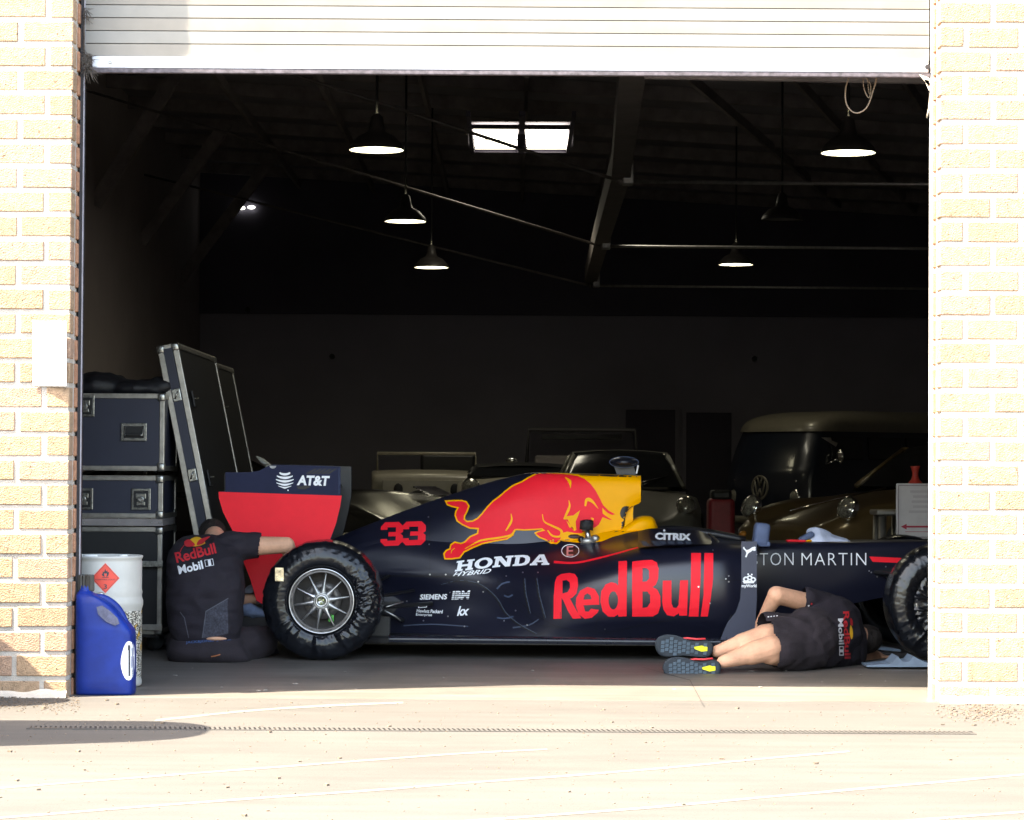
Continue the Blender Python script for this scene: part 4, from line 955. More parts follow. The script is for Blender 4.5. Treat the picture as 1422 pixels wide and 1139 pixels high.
# ================================================================= flight cases
M_case=mat('navy laminate',(.022,.026,.05),.55,var=.06,scale=3)
M_cased=mat('black laminate',(.010,.010,.012),.6,var=.1,scale=3)
M_alu=mat('aluminium extrusion',(.42,.40,.37),.38,.85,var=.12,scale=18)
M_chr=mat('zinc hardware',(.40,.40,.38),.3,.9,var=.25,scale=60)
def case(name,label,cat,c,d,panel=M_case,hw=(),group=None,ew=.028,M=None,corner=True):
    # c base centre, d size; hw list of (kind,x,z) on the front face (-Y)
    t=thing(name,label,cat,c,group=group)
    if M: t.matrix_world=M; bpy.context.view_layer.update()
    w,dp,h=d
    b=MB(); b.box((0,0,h/2),(w-.012,dp-.012,h-.012),panel,bev=.003); b.build('panels',t)
    b=MB()
    for sx in(-1,1):
        for sy in(-1,1):
            b.box((sx*(w/2-ew/2),sy*(dp/2-.004),h/2),(ew,.010,h-.02),M_alu,bev=.003); b.box((sx*(w/2-.004),sy*(dp/2-ew/2),h/2),(.010,ew,h-.02),M_alu,bev=.003)
    for sz in(0,1):
        z=ew/2+sz*(h-ew)
        for sy in(-1,1): b.box((0,sy*(dp/2-.003),z),(w-.02,.0095,ew*.9),M_alu,bev=.003)
        for sx in(-1,1): b.box((sx*(w/2-.003),0,z),(.0095,dp-.02,ew*.9),M_alu,bev=.003)
        zz=.001+sz*(h-.002)
        for sy in(-1,1): b.box((0,sy*(dp/2-ew/2),zz),(w-.01,ew,.006),M_alu)
        for sx in(-1,1): b.box((sx*(w/2-ew/2),0,zz+.001),(ew,dp-.01,.005),M_alu)
    b.build('edge_trim',t)
    for sx in(-1,1):
        for sy in(-1,1):
            for sz in(0,1):
                b=MB(); b.box((sx*(w/2-.019),sy*(dp/2-.019),.019+sz*(h-.038)),(.05,.05,.05),M_chr,bev=.012,seg=3,smooth=True); b.build('corner_bracket',t)
    for k,x,z in hw:
        if k=='handle':
            b=MB(); y=-dp/2-.004
            b.box((x,y,z),(.15,.008,.105),M_chr,bev=.003); b.box((x,y-.002,z),(.118,.010,.070),M_cased,bev=.002)
            b.tube([(x-.052,y-.006,z+.028),(x-.052,y-.014,z-.018),(x+.052,y-.014,z-.018),(x+.052,y-.006,z+.028)],.0055,M_chr,8)
            b.box((x,y-.014,z-.016),(.09,.016,.016),M_rub,bev=.005)
            for sx in(-1,1):
                for sz in(-1,1): b.sphere((x+sx*.067,y-.004,z+sz*.045),.004,M_steel,8)
            b.build('handle',t)
        else:
            b=MB(); y=-dp/2-.004
            b.box((x,y,z),(.112,.008,.125),M_chr,bev=.003); b.box((x,y-.002,z),(.085,.010,.098),M_cased,bev=.002)
            b.box((x,y-.005,z+.018),(.06,.008,.03),M_chr,bev=.003); b.box((x,y-.005,z-.026),(.05,.008,.022),M_chr,bev=.003)
            b.lathe([(.020,0),(.020,-.012),(.012,-.014),(.001,-.010)],M_chr,c=(x,y,z-.002),axis='Y',n=20); b.box((x,y-.014,z-.002),(.034,.006,.008),M_steel,bev=.002)
            b.build('latch',t)
    return t
def zz(py,Y): return P(150,py,Y).z
Yc=15.0; hd=.3
xR=P(228,600,Yc).x
za,zb_=zz(653,Yc),zz(547,Yc)
case('flight_case','upper navy flight case with silver edges and recessed handle, black bag on top','flight case',(xR-.34,Yc+hd,za),(.68,.6,zb_-za),hw=(('handle',P(186,600,Yc).x-(xR-.34),zz(600,Yc)-za),('latch',P(118,564,Yc).x-(xR-.34),zz(564,Yc)-za)),group='navy flight cases stacked behind the left wall')
zc,zd=zz(719,Yc),zz(661,Yc)
tc_=case('flight_case','shallow navy flight case lid with two butterfly latches, middle of the stack','flight case',(xR-.345,Yc+hd,zc),(.68,.6,zd-zc),hw=(('latch',P(196,693,Yc).x-(xR-.345),zz(693,Yc)-zc),('latch',P(116,693,Yc).x-(xR-.345),zz(693,Yc)-zc)),group='navy flight cases stacked behind the left wall')
b=MB(); ze=zz(730,Yc); b.box((xR-.345,Yc+.29,(zc+ze)/2-.002),(.68,.56,zc-ze-.004),M_timber); 
for x in(117,165,211,222):
    for y in(720,726): b.sphere(P(x,y,Yc+.008),.004,M_steel,8)
b.build('wooden_skirt',label='brown riveted timber strip between the middle case and the big lower case',category='skirt')
case('flight_case','tall dark lower flight case at the bottom of the stack behind the white drum','flight case',(xR-.36,Yc+hd+.03,.10),(.70,.6,ze-.11),M_cased,group='navy flight cases stacked behind the left wall')
b=MB()
for y in(783,871): 
    p=P(150,y,Yc+.0); b.box((xR-.34,Yc-.001,p.z),(.68,.012,.035),M_alu if y>800 else M_chr,bev=.003)
for sx in(-.3,.3):
    for sy in(.1,.5): b.lathe([(.001,-.018),(.05,-.018),(.05,.018),(.001,.018)],M_rub,c=(xR-.36+sx,Yc+sy+.04,.05),axis='Y',n=20)
b.box((xR-.36,Yc+hd+.03,.088),(.66,.56,.02),M_dark)
b.build('case_dolly',label='wheeled dolly and rails under the stacked cases',category='dolly')
# black bag
M_bag=mat('black nylon',(.012,.012,.016),.6,var=.2,scale=12,bump=.3,bscale=12)
v,f=fuse([ellip((xR-.42,Yc+.3,zb_+.05),(.17,.2,.085)),ellip((xR-.55,Yc+.3,zb_+.04),(.14,.2,.06)),ellip((xR-.2,Yc+.3,zb_+.035),(.2,.2,.055)),ellip((xR-.06,Yc+.28,zb_+.05),(.09,.12,.055))],.014,5,.012,8)
b=MB(); b.add(v,f,M_bag,True); b.build('black_bag',label='slumped black nylon bag lying on top of the upper flight case',category='bag')
# leaning slabs
for k,(Y0,ln,xo,lab) in enumerate(((15.2,1.95,0,'tall flat flight case leaning left, nearer one with a shiny latch on its edge'),(17.3,1.35,-.05,'tall flat flight case leaning left, farther one half hidden behind the nearer'))):
    th=P(246,478,15.2).x-P(217,478,15.2).x; top=P(217,478,15.2); a=R(11.6); hh=top.z/math.cos(a)
    bx=top.x+math.sin(a)*hh+xo
    Mt=Matrix.Translation((bx,Y0+ln/2,.0+th*0))@Matrix.Rotation(-a,4,'Y')@Matrix.Translation((th/2,0,.012+ (0)))
    t=case('flat_flight_case',lab,'flight case',(0,0,0),(th,ln,hh-(.03 if k==0 else .05)),M_cased if k else M_cased,group='tall flat cases leaning behind the rear wing',ew=.034,M=Mt)
    b=MB(); b.box((0,-ln/2-.003,hh/2),(th-.07,.006,hh-.1),M_case); b.build('edge_panel',t)
    for z in(.58,.9):
        b=MB(); b.box((0,-ln/2-.01,hh*z*.82+.15),(.05,.016,.075),M_chr,bev=.004); b.tube([(-.012,-ln/2-.02,hh*z*.82+.13),(.0,-ln/2-.03,hh*z*.82+.15),(.012,-ln/2-.02,hh*z*.82+.17)],.005,M_steel,6); b.build('latch',t)
        b=MB(); b.box((th/2+.006,-ln/2+.25,hh*z*.82+.12),(.012,.12,.1),M_cased,bev=.003); b.tube([(th/2+.012,-ln/2+.2,hh*z*.82+.12),(th/2+.03,-ln/2+.25,hh*z*.82+.12),(th/2+.012,-ln/2+.3,hh*z*.82+.12)],.005,M_chr,6); b.build('handle',t)
# ================================================================= drum
M_drum=mat('white enamel drum',(.45,.44,.41),.4,var=.05,scale=7,spec=.4)
Yd=12.62; c=P(143,860,Yd); s=Yd/F; rd=54*s; ht=P(143,771,Yd).z
t=thing('fuel_drum','white steel drum with red flammable diamond and speckled lower half, behind the blue jug','drum',(c.x,Yd,0))
def zr(py): return P(143,py,Yd).z
prof=[(.001,.004),(rd*.97,.004),(rd,.012),(rd,.03),(rd*.985,.04),(rd*.985,zr(846)),(rd*1.0,zr(843)),(rd*1.02,zr(839)),(rd*1.02,zr(834)),(rd*.99,zr(829)),(rd*.985,zr(826)),(rd*1.0,zr(822)),(rd*.985,zr(818)),(rd*.985,ht-.03),(rd*.97,ht-.02),(rd*1.0,ht-.012),(rd*1.01,ht-.003),(rd*.985,ht),(rd*.965,ht-.004),(rd*.95,ht-.014),(.001,ht-.016)]
b=MB(); b.lathe(prof,M_drum,c=(0,0,0),n=64)
b.lathe([(.001,ht+.004),(.034,ht+.004),(.038,ht-.016)],M_white,c=(-.05,-.09,0),n=24); b.lathe([(.001,ht+.001),(.02,ht+.001),(.022,ht-.016)],M_white,c=(.09,.05,0),n=20)
drb=MB(); drb.v=[v+Vector((c.x,Yd,0)) for v in b.v]; drb.f=b.f; db=drb.bvh()
D=MB(); M_lab=mat('hazard red',(.72,.07,.045),.5,var=.03); M_ink2=M_ink
cx,cy=146.3,803; hw_=19.8; hh_=21
decal(D,db,poly2d([[(cx,cy-hh_),(cx+hw_,cy),(cx,cy+hh_),(cx-hw_,cy)]]),M_lab,.0012,3)
decal(D,db,poly2d([[(cx,cy-hh_+1.6),(cx+hw_-1.6,cy),(cx,cy+hh_-1.6),(cx-hw_+1.6,cy)],[(cx,cy-hh_+2.1),(cx+hw_-2.1,cy),(cx,cy+hh_-2.1),(cx-hw_+2.1,cy)]]),M_ink2,.0018,3)
fl=[(0,-13),(1.2,-9.5),(3.2,-11),(3,-8),(5.2,-8.6),(4.6,-5.2),(3.6,-2.6),(1,-2),(2.2,-4.6),(1.2,-7.2),(0,-5.8),(-1.6,-7.4),(-1.6,-4.6),(-.8,-2),(-3.8,-2.8),(-5,-5.8),(-3.4,-6.4),(-3.6,-9.2),(-1.8,-8.4)]
decal(D,db,poly2d([[(cx+x,cy+y) for x,y in fl]]),M_ink2,.0018,3); decal(D,db,poly2d([[(cx-4.6,cy-1.4),(cx+4.6,cy-1.4),(cx+4.6,cy-.6),(cx-4.6,cy-.6)]]),M_ink2,.0018,3)
decal(D,db,fit(text2d('FLAMMABLE LIQUID',.0),box=(cx-14,cy+1,cx+14,cy+3.2)),M_ink2,.0018,3)
decal(D,db,fit(text2d('3',.02),box=(cx-2.3,cy+8.5,cx+2.3,cy+15.2)),M_ink2,.0018,3)
# speckled print band on the lower half
m=bpy.data.materials.new('speckled print'); m.use_nodes=True; nt=m.node_tree; bs=nt.nodes['Principled BSDF']
tc=nt.nodes.new('ShaderNodeTexCoord'); mp=nt.nodes.new('ShaderNodeMapping'); mp.inputs['Scale'].default_value=(70,70,130); nz=nt.nodes.new('ShaderNodeTexNoise'); nz.inputs['Scale'].default_value=1.2; nz.inputs['Detail'].default_value=2
r=nt.nodes.new('ShaderNodeValToRGB'); e=r.color_ramp.elements; e[0].position=.40; e[0].color=(.05,.05,.045,1); e[1].position=.53; e[1].color=(.62,.60,.54,1); x=e.new(.47); x.color=(.16,.14,.10,1)
r.color_ramp.interpolation='CONSTANT'
nz2=nt.nodes.new('ShaderNodeTexNoise'); nz2.inputs['Scale'].default_value=14; rr2=nt.nodes.new('ShaderNodeValToRGB'); rr2.color_ramp.elements[0].position=.56; rr2.color_ramp.elements[1].position=.60
mx=nt.nodes.new('ShaderNodeMix'); mx.data_type='RGBA'; mx.blend_type='MULTIPLY'; mx.inputs['B'].default_value=(1,.62,.12,1)
L=nt.links.new; L(tc.outputs['Object'],mp.inputs[0]); L(mp.outputs[0],nz.inputs['Vector']); L(nz.outputs['Fac'],r.inputs['Fac']); L(tc.outputs['Object'],nz2.inputs['Vector']); L(nz2.outputs['Fac'],rr2.inputs['Fac']); L(rr2.outputs['Color'],mx.inputs['Factor']); L(r.outputs['Color'],mx.inputs['A']); L(mx.outputs['Result'],bs.inputs['Base Color']); bs.inputs['Roughness'].default_value=.5
M_speck=m
b.lathe([(rd*.988+.0012,.05),(rd*.988+.0012,zr(847))],M_speck,n=64)
for k in range(20):  # rows of tiny print
    pass
for p in D.v: p.x-=c.x; p.y-=Yd
# curved side handle at right seam
decal(D,MB().add([v-Vector((0,0,0)) for v in drb.v],drb.f,None).bvh(),poly2d([sm([(192,790),(196,792),(197,802),(194,810),(191,806),(191,796)],2),sm([(193,794),(195,797),(195,803),(193,805)],2)]),M_ink2,.001,3) if False else None
merge(b,D); b.build('drum_shell',t)
b=MB(); p=P(139,829,Yd); 
for q in(P(139,827,12.36),): 
    q=q-Vector((c.x,Yd,0)); b.cyl(q,q+Vector((0,-.03,0)),.016,M_chr,n=16); b.box(q+Vector((.006,-.03,.004)),(.034,.02,.022),M_chr,bev=.005); b.cyl(q+Vector((0,-.02,0)),q+Vector((0,.12,0)),.011,M_dark,n=12)
b.build('tap',t)
# ================================================================= jug
M_jug=mat('blue polyethylene',(.004,.024,.20),.42,var=.10,scale=9,spec=.3)
Yj=12.085; sj=Yj/F
t=thing('fuel_jug','tall blue plastic fuel jug with ribbed grey cap and number one in a white oval','jug',P(145,966,Yj))
# silhouette in photo pixels, split left/right per height
prof=[(966,108,182,.5),(962,106,186.5,.9),(950,106,187,1),(925,106,187,1),(900,106,187,1),(880,106,186.5,1),(872,106,184,1),(862,106,176,.97),(855,106,171,.95),(845,106,163,.92),(836,106,153,.86),(829,106,142,.75),(824,106,131,.6),(820,110,127,.40),(812,111,126,.30)]
b=MB(); rows=[]
for y,x0,x1,dq in dens([(p[0],p[1],p[2]) for p in prof],3) and [(q[0],q[1],q[2],0) for q in dens([(p[0],p[1],p[2]) for p in prof],3)]:
    # depth half width by interpolation
    ys=[p[0] for p in prof]; i=max(k for k in range(len(ys)) if ys[k]>=y-1e-6); i=min(i,len(prof)-2); u=(prof[i][0]-y)/(prof[i][0]-prof[i+1][0]); dd_=(prof[i][3]*(1-u)+prof[i+1][3]*u)*.155
    a=P(max(x0,107.5),y,Yj+.115);c2=P(x1,y,Yj+.115); cx_=(a.x+c2.x)/2; hx=(c2.x-a.x)/2; r=[]
    for k in range(48):
        th=2*PI*k/48; cc,ss=math.cos(th),math.sin(th); e_=.42 if dd_>.1 else .8
        r.append(Vector((cx_+hx*abs(cc)**e_*(1 if cc>0 else -1),Yj+.115+dd_*.68*abs(ss)**e_*(1 if ss>0 else -1),a.z)))
    rows.append(r)
b.grid(rows,M_jug,True,True); b.add(rows[0],[list(range(48))],M_jug); b.add(rows[-1],[list(range(48))[::-1]],M_jug)
jb=b.bvh()
decal(b,jb,poly2d([sm([(177,891),(183,892),(186.4,899),(186.6,925),(184,940),(179,945),(173,941),(168.5,928),(168,915),(172,899)],2)]),M_wht,.0015,3)
decal(b,jb,poly2d([[(177.5,896),(181,896),(181,939),(178.3,939),(178.3,903),(177.5,903)]]),M_ink,.0025,3)
part(b,'jug_body',t)
b=MB(); hp=[(130,833),(140,831),(152,836),(163,846),(170,858),(174,870),(177,880)]
b.tube(dens([P(x,y,Yj+.12) for x,y in hp],5),[.021]*31,M_jug,14); part(b,'handle',t)
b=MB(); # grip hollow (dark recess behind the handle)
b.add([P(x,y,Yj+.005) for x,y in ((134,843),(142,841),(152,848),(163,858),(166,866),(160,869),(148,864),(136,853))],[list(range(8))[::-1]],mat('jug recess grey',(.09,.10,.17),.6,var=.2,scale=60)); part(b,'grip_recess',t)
b=MB(); p0=P(118.5,821,Yj+.12); p1=P(118.5,798,Yj+.12); n=17; rows=[]
for z,r_ in((p0.z,.043),(p0.z+.004,.045),(p1.z-.006,.044),(p1.z,.040)):
    rows.append([Vector((p0.x+math.cos(2*PI*k/(n*2))*(r_-.005+(.0028 if k%2 else -.0028)),p0.y+math.sin(2*PI*k/(n*2))*(r_-.005+(.0028 if k%2 else -.0028)),z)) for k in range(n*2)])
M_cap=mat('grey brown cap',(.045,.04,.033),.5,var=.1); b.grid(rows,M_cap,False,True); b.add(rows[-1],[list(range(n*2))],M_cap); part(b,'cap',t)
# ================================================================= sign, funnel, stand right
t=thing('arrow_sign','grey white sign board with red double headed arrow, right edge behind the car','sign',P(1275,748,18))
b=MB(); p=P(1282,710,18); w=(P(1320,710,18)-P(1245,710,18)).length; h=(P(1282,672,18)-P(1282,749,18)).length
b.box((p.x,18.01,p.z),(w,.02,h),M_white_s:=mat('sign white',(.62,.58,.58),.6,var=.03),bev=.009,seg=3)
fr=mat('sign edge',(.30,.25,.26),.5,var=.1)
for y in(674.5,746): b.box((p.x,17.995,P(1282,y,18).z),(w-.03,.006,.006),fr)
for x in(1247.5,1317): b.box((P(x,710,18).x,17.995,p.z),(.006,.006,h-.03),fr)
part(b,'board',t)
b=MB(); q=18-.004; M_arr=mat('sign red',(.42,.03,.06),.6,var=0)
planeXZ(b,poly2d([[(1251,731.5),(1259,727.5),(1259,730.2),(1302,730.2),(1302,727.5),(1310,731.5),(1302,735.5),(1302,732.8),(1259,732.8),(1259,735.5)]]),q,M_arr); planeXZ(b,poly2d([[(1257,738.2),(1304,738.2),(1304,738.9),(1257,738.9)]]),q,M_arr)
M_fade=mat('faded print',(.52,.47,.48),.6,var=0)
for k,(x0,x1) in enumerate(((1264,1298),(1268,1294),(1266,1296),(1268,1294),(1262,1300))): planeXZ(b,poly2d([[(x0,681+k*7),(x1,681+k*7),(x1,684.5+k*7),(x0,684.5+k*7)]]),q,M_fade)
part(b,'arrow_and_print',t)
b=MB(); 
for x in(1256,1308): b.cyl((P(x,748,18).x,18.05,0),(P(x,740,18).x,18.05,P(x,700,18).z),.014,M_gal,n=10)
b.box((P(1282,748,18).x,18.05,.01),(.45,.3,.02),M_dark,bev=.005); part(b,'leg',t)
b=MB(); p=P(1271,672,18.3); b.lathe([(.001,0),(.05,0),(.048,.01),(.030,.03),(.022,.06),(.022,.08),(.030,.11),(.036,.125),(.030,.127),(.001,.11)],mat('red plastic',(.45,.035,.02),.5),c=tuple(p),n=24)
b.box((p.x,p.y,p.z/2),(.12,.12,p.z),M_dark,bev=.02)
b.build('red_funnel',label='small flared red plastic funnel showing above the arrow sign',category='funnel')
M_brush=mat('brushed tube',(.42,.40,.37),.35,.9,var=.1)
t=thing('metal_stool','bright tubular metal frame standing just left of the arrow sign','stool',(P(1228,750,19).x,19,0))
b=MB(); z=P(1228,712,19).z; 
for x in(1226,1252):
    for y in(19,19.3): b.cyl((P(x,750,19).x-.02,y,0),(P(x,720,19).x,y,z),.028,M_brush,n=12)
part(b,'leg',t)
b=MB(); b.box((P(1239,716,19).x,19.15,z),(.24,.40,.04),M_brush,bev=.012); b.sphere(P(1219,712,18.98),.014,M_white,10); part(b,'top',t)
# ================================================================= parked classic cars
M_glass=mat('dark car glass',(.012,.013,.015),.12,var=0,spec=.7)
M_lens=mat('headlamp glass',(.35,.34,.30),.12,.4,var=.3,scale=60)
M_chrome=mat('chrome',(.75,.75,.74),.12,1,var=0)
def carbody(name,label,loc,rz,sec,cab,paint,wheels,WB,lamps,extras=None,roofpaint=None,hw=.8,seats=False):
    t=thing(name,label,'car',loc,rz,group='classic cars parked at the back of the garage')
    # lower body loft: sec = list (x, zbottom, ztop_centre, halfwidth, fender_bump)
    rows=[]
    for x,zb,zt,w,fb in sec:
        r=[]
        for k in range(21):
            u=-1+k/10; a=abs(u)
            y=w*u
            r.append(Vector((x,y,zt-((.10 if hw>.72 else .02)*a*a)*(w/hw)+fb*math.exp(-((a-.80)/.16)**2)-(.16 if a>.97 else 0)*0)))
        # sides
        L_=[Vector((x,-w*1.0,zt-.14)),Vector((x,-w*1.03,(zb+zt)/2)),Vector((x,-w*.98,zb+.08)),Vector((x,-w*.9,zb))]
        rows.append([Vector((x,0,zb))]+L_[::-1]+r+[Vector((q.x,-q.y,q.z)) for q in L_])
    b=MB(); g=dgrid(rows,4,1); b.grid(g,paint,True,True); b.add(g[0],[list(range(len(g[0])))],paint); b.add(g[-1],[list(range(len(g[-1])))],paint); b.build('body',t)
    if cab:
        b=MB(); rows=[]
        for x,z,w in cab: rows.append([Vector((x,s*w,z)) for s in(-1,-.6,-.2,.2,.6,1)])
        x0,x1,x2,x3,zb,zr,w0,w1=cab_=cab[0][0],cab[1][0],cab[2][0],cab[3][0],cab[0][1],cab[1][1],cab[0][2],cab[1][2]
        g=[]
        for x,z,w in((x0,zb,w0),(x1,zr,w1),((x1+x2)/2,zr+.03,w1),(x2,zr-.01,w1),(x3,cab[3][1],w0)):
            g.append([Vector((x,-w*1.08,zb-.05))]+[Vector((x,w*s,z+.03*(1-s*s)*(1 if z>zb+.1 else 0))) for s in(-1,-.9,-.5,0,.5,.9,1)]+[Vector((x,w*1.08,zb-.05))])
        g=dgrid(g,3,1); b.grid(g,M_glass,True); b.build('windows',t)
        b=MB(); rp=roofpaint or paint
        gg=[[Vector((x,w*s,z+.03*(1-s*s)+.012)) for s in(-1.02,-.9,-.5,0,.5,.9,1.02)] for x,z,w in((x1-.02,zr-.01,w1),(x1-.1,zr+.01,w1),((x1+x2)/2,zr+.032,w1),(x2,zr-.005,w1))]
        b.grid(dgrid(gg,3,1),rp)
        for s in(-1,1):
            b.tube([(x0,s*w0,zb),(x1,s*w1,zr)],.025,rp,8); b.tube([((x1+x2)/2-.1,s*w1*1.04,zr),((x1+x2)/2-.1,s*w0*1.06,zb)],.03,rp,8); b.tube([(x2,s*w1,zr),(x3,s*w0,cab[3][1])],.04,rp,8); b.tube([(x1,s*w1,zr),(x2,s*w1,zr)],.025,rp,8)
        b.build('roof',t)
    for wx in WB:
        for s in(-1,1):
            w=bpy.data.objects.new('wheel',None); COL.objects.link(w); w.parent=t; w.location=(wx,s*(hw-.06),wheels); w.rotation_euler=(0,0,0 if s<0 else PI)
            b=MB(); b.lathe([(wheels*.6,-.09),(wheels*.95,-.09),(wheels,-.05),(wheels,.05),(wheels*.95,.09),(wheels*.6,.09)],M_rub,axis='Y',n=28); b.build('tyre',w)
            b=MB(); b.lathe([(wheels*.62,-.08),(wheels*.5,-.05),(wheels*.2,-.09),(.001,-.10)],M_chrome,axis='Y',n=24); b.build('rim',w)
    for x,z,y,r,tilt in lamps:
        for s in(-1,1):
            h=bpy.data.objects.new('headlight',None); COL.objects.link(h); h.parent=t; h.location=(x,s*y,z); h.rotation_euler=(0,tilt,0)
            b=MB(); b.lathe([(r*1.12,-.03),(r*1.14,.015),(r,.025)],M_chrome,axis='X',n=28); b.build('lamp_ring',h)
            b=MB(); b.lathe([(r,.018),(r*.8,.045),(r*.4,.06),(.001,.064)],M_lens,axis='X',n=24); b.build('lens',h)
    if extras: extras(t)
    return t
def bumper(t,x,z,w,r=.04,name='bumper'):
    b=MB(); b.tube(dens([(x-.25,-w*1.02,z),(x-.03,-w*.9,z),(x+.04,0,z),(x-.03,w*.9,z),(x-.25,w*1.02,z)],4),r,M_chrome,8); b.build(name,t)
M_gcar=mat('bronze gold paint',(.15,.10,.045),.3,.25,var=.05,coat=.5)
M_scar=mat('silver grey paint',(.20,.195,.17),.35,.1,var=.05,coat=.3)
M_cream=mat('cream paint',(.27,.25,.20),.4,var=.05,coat=.2)
M_ocar=mat('dark olive metallic paint',(.035,.033,.026),.2,.3,var=.05,coat=.8)
sport=[(2.0,.30,.50,.45,0),(1.93,.22,.56,.62,.05),(1.7,.18,.62,.74,.12),(1.3,.16,.70,.79,.12),(.8,.16,.80,.80,.05),(.4,.16,.86,.80,.02),(-.5,.16,.86,.80,.02),(-1.1,.16,.84,.80,.06),(-1.6,.2,.72,.76,.06),(-1.95,.3,.52,.6,0)]
# gold sports car, nose to the left and towards the door
YG=22.6
def gx(t):
    bumper(t,2.03,.34,.72)
    b=MB()
    for s in(-1,1): b.sphere((1.98,s*.5,.45),(.05,.05,.035),mat('amber lens',(.5,.2,.02),.3) if 'amber lens' not in bpy.data.materials else bpy.data.materials['amber lens'],10)
    b.build('indicator',t); b=MB(); b.tube([(1.9,0,.67),(1.3,0,.775),(.7,0,.87)],.008,M_chrome,6); b.build('bonnet_strip',t)
c=P(1118,740,YG)
carbody('sports_car','low bronze gold classic sports car with round headlamps behind the chassis','%s'and(c.x+1.35,YG+1.05,.05),R(180+38),sport,[(.45,.88,.62),(-.05,1.22,.5),(-.7,1.2,.48),(-1.5,.84,.55)],M_gcar,.31,(1.25,-1.15),[(1.80,.70,.60,.095,-.35)],gx)
# silver grey coupe facing the door
YS=27.0; c=P(872,700,YS)
def sx(t):
    bumper(t,2.03,.34,.72)
    b=MB(); b.tube([(1.85,0,.635),(1.2,0,.755),(.5,0,.87)],.006,M_dark,6); b.build('bonnet_joint',t)
    for s in(-1,1):
        b=MB(); b.tube([(.52,s*.12,.91),(.36,s*.5,1.0)],.007,M_chrome,6); b.build('wiper',t)
carbody('coupe','silver grey classic coupe facing the door, black windscreen, right of the yellow engine cover','x'and(c.x,YS+1.9,.0),R(-90),[(x,zb,zt+.0,w*1.03,fb) for x,zb,zt,w,fb in sport],[(.5,.88,.68),(.05,1.22,.53),(-.6,1.2,.50),(-1.5,.84,.55)],M_scar,.31,(1.25,-1.15),[(1.78,.69,.62,.095,-.5)],sx)
# open convertible behind it
YV=33.5; c=P(812,660,YV)
boxy=[(1.95,.45,.72,.7,0),(1.9,.38,.95,.78,.0),(1.2,.32,1.02,.80,.02),(.6,.32,1.05,.8,.0),(.5,.32,1.05,.8,0),(-.8,.32,1.03,.8,0),(-1.8,.34,1.0,.78,0),(-1.9,.5,.85,.7,0)]
def vx(t):
    b=MB(); zt=P(812,597,YV).z; w=.72
    b.tube([(.6,-w*1.05,1.05),(.45,-w,zt),(.45,w,zt),(.6,w*1.05,1.05)],.03,M_dark,8); b.box((.45,0,zt-.09),(.02,2*w-.35,.07),M_black); b.build('windscreen_frame',t)
    b=MB(); b.add([(.6,-w,1.06),(.46,-w*.95,zt-.03),(.46,w*.95,zt-.03),(.6,w,1.06)],[(0,1,2,3)],mat('clear glass',(.6,.6,.6),.05,trans=1,var=0)); b.build('windscreen',t)
    b=MB(); ring=[(.1+.05*math.sin(a),.42+.19*math.cos(a),1.16+.19*math.sin(a)) for a in [2*PI*k/20 for k in range(21)]]; b.tube(ring,.013,M_black,6); b.tube([(.1,.42,1.16),(.4,.42,.95)],.02,M_black,6); b.build('steering_wheel',t)
    for s in(-1,1):
        b=MB(); b.box((-.35,s*.38,1.12),(.14,.5,.5),M_timber,bev=.05,seg=3); b.build('seat',t)
        b=MB(); b.sphere((.65,s*.95,1.16),(.03,.085,.05),M_chrome,12); b.cyl((.6,s*.76,1.08),(.65,s*.92,1.15),.01,M_chrome,n=6); b.build('mirror',t)
        b=MB(); b.tube([(.68,s*.1,1.08),(.6,s*.5,1.12)],.008,M_chrome,6); b.build('wiper',t)
carbody('convertible','open topped dark vintage car with upright windscreen frame behind the silver coupe',(c.x,YV+1.9,.02),R(-90),boxy,None,M_ocar,.36,(1.2,-1.2),[(1.93,.82,.55,.09,0)],vx)
# cream off-roader
YO=32; c=P(585,680,YO)
def ox(t):
    z0_=P(585,658,YO).z; zt=P(585,629,YO).z
    b=MB(); b.box((-.6,.28,(z0_+zt)/2),(1.6,.72,zt-z0_),M_black,bev=.04); b.build('folded_soft_top',t)
    b=MB(); b.tube([(.35,-.64,z0_-.05),(.33,-.64,zt),(.33,.64,zt),(.35,.64,z0_-.05)],.022,M_cream,8); b.build('windscreen_frame',t)
    b=MB(); b.box((1.915,0,.75),(.03,1.1,.35),M_cream,bev=.01); 
    for s in(-.22,.22): b.sphere((1.93,s*1.6,.80),(.015,.06,.085),M_black,14)
    b.build('front_panel',t)
    b=MB(); b.tube(dens([(1.9,-.35,.64),(1.93,-.2,.74),(1.94,0,.78),(1.93,.2,.74),(1.9,.35,.64)],3),.03,M_black,8); b.build('tow_hoop',t)
ob=[(1.9,.45,.80,.66,0),(1.86,.42,1.0,.68,.0),(1.2,.40,1.03,.70,.0),(.5,.40,1.05,.7,0),(-.8,.4,1.05,.7,0),(-1.6,.45,1.0,.68,0)]
carbody('off_roader','cream open off-roader with folded black soft top behind the engine cover',(c.x,YO+1.9,.0),R(-88),ob,None,M_cream,.36,(1.2,-1.1),[],ox,hw=.7)
# cream car beside it showing one headlamp
c=P(685,680,30.5)
carbody('saloon','pale cream car with a chrome ringed headlamp, mostly hidden by the engine cover',(c.x+.35,32.3,0),R(-90),[(x,zb+.02,zt+.12,w,fb) for x,zb,zt,w,fb in sport],[(.5,.98,.66),(.1,1.08,.58),(-.6,1.08,.55),(-1.4,.96,.55)],M_cream,.33,(1.25,-1.15),[(1.80,.84,.62,.10,-.1)],None,roofpaint=M_black)
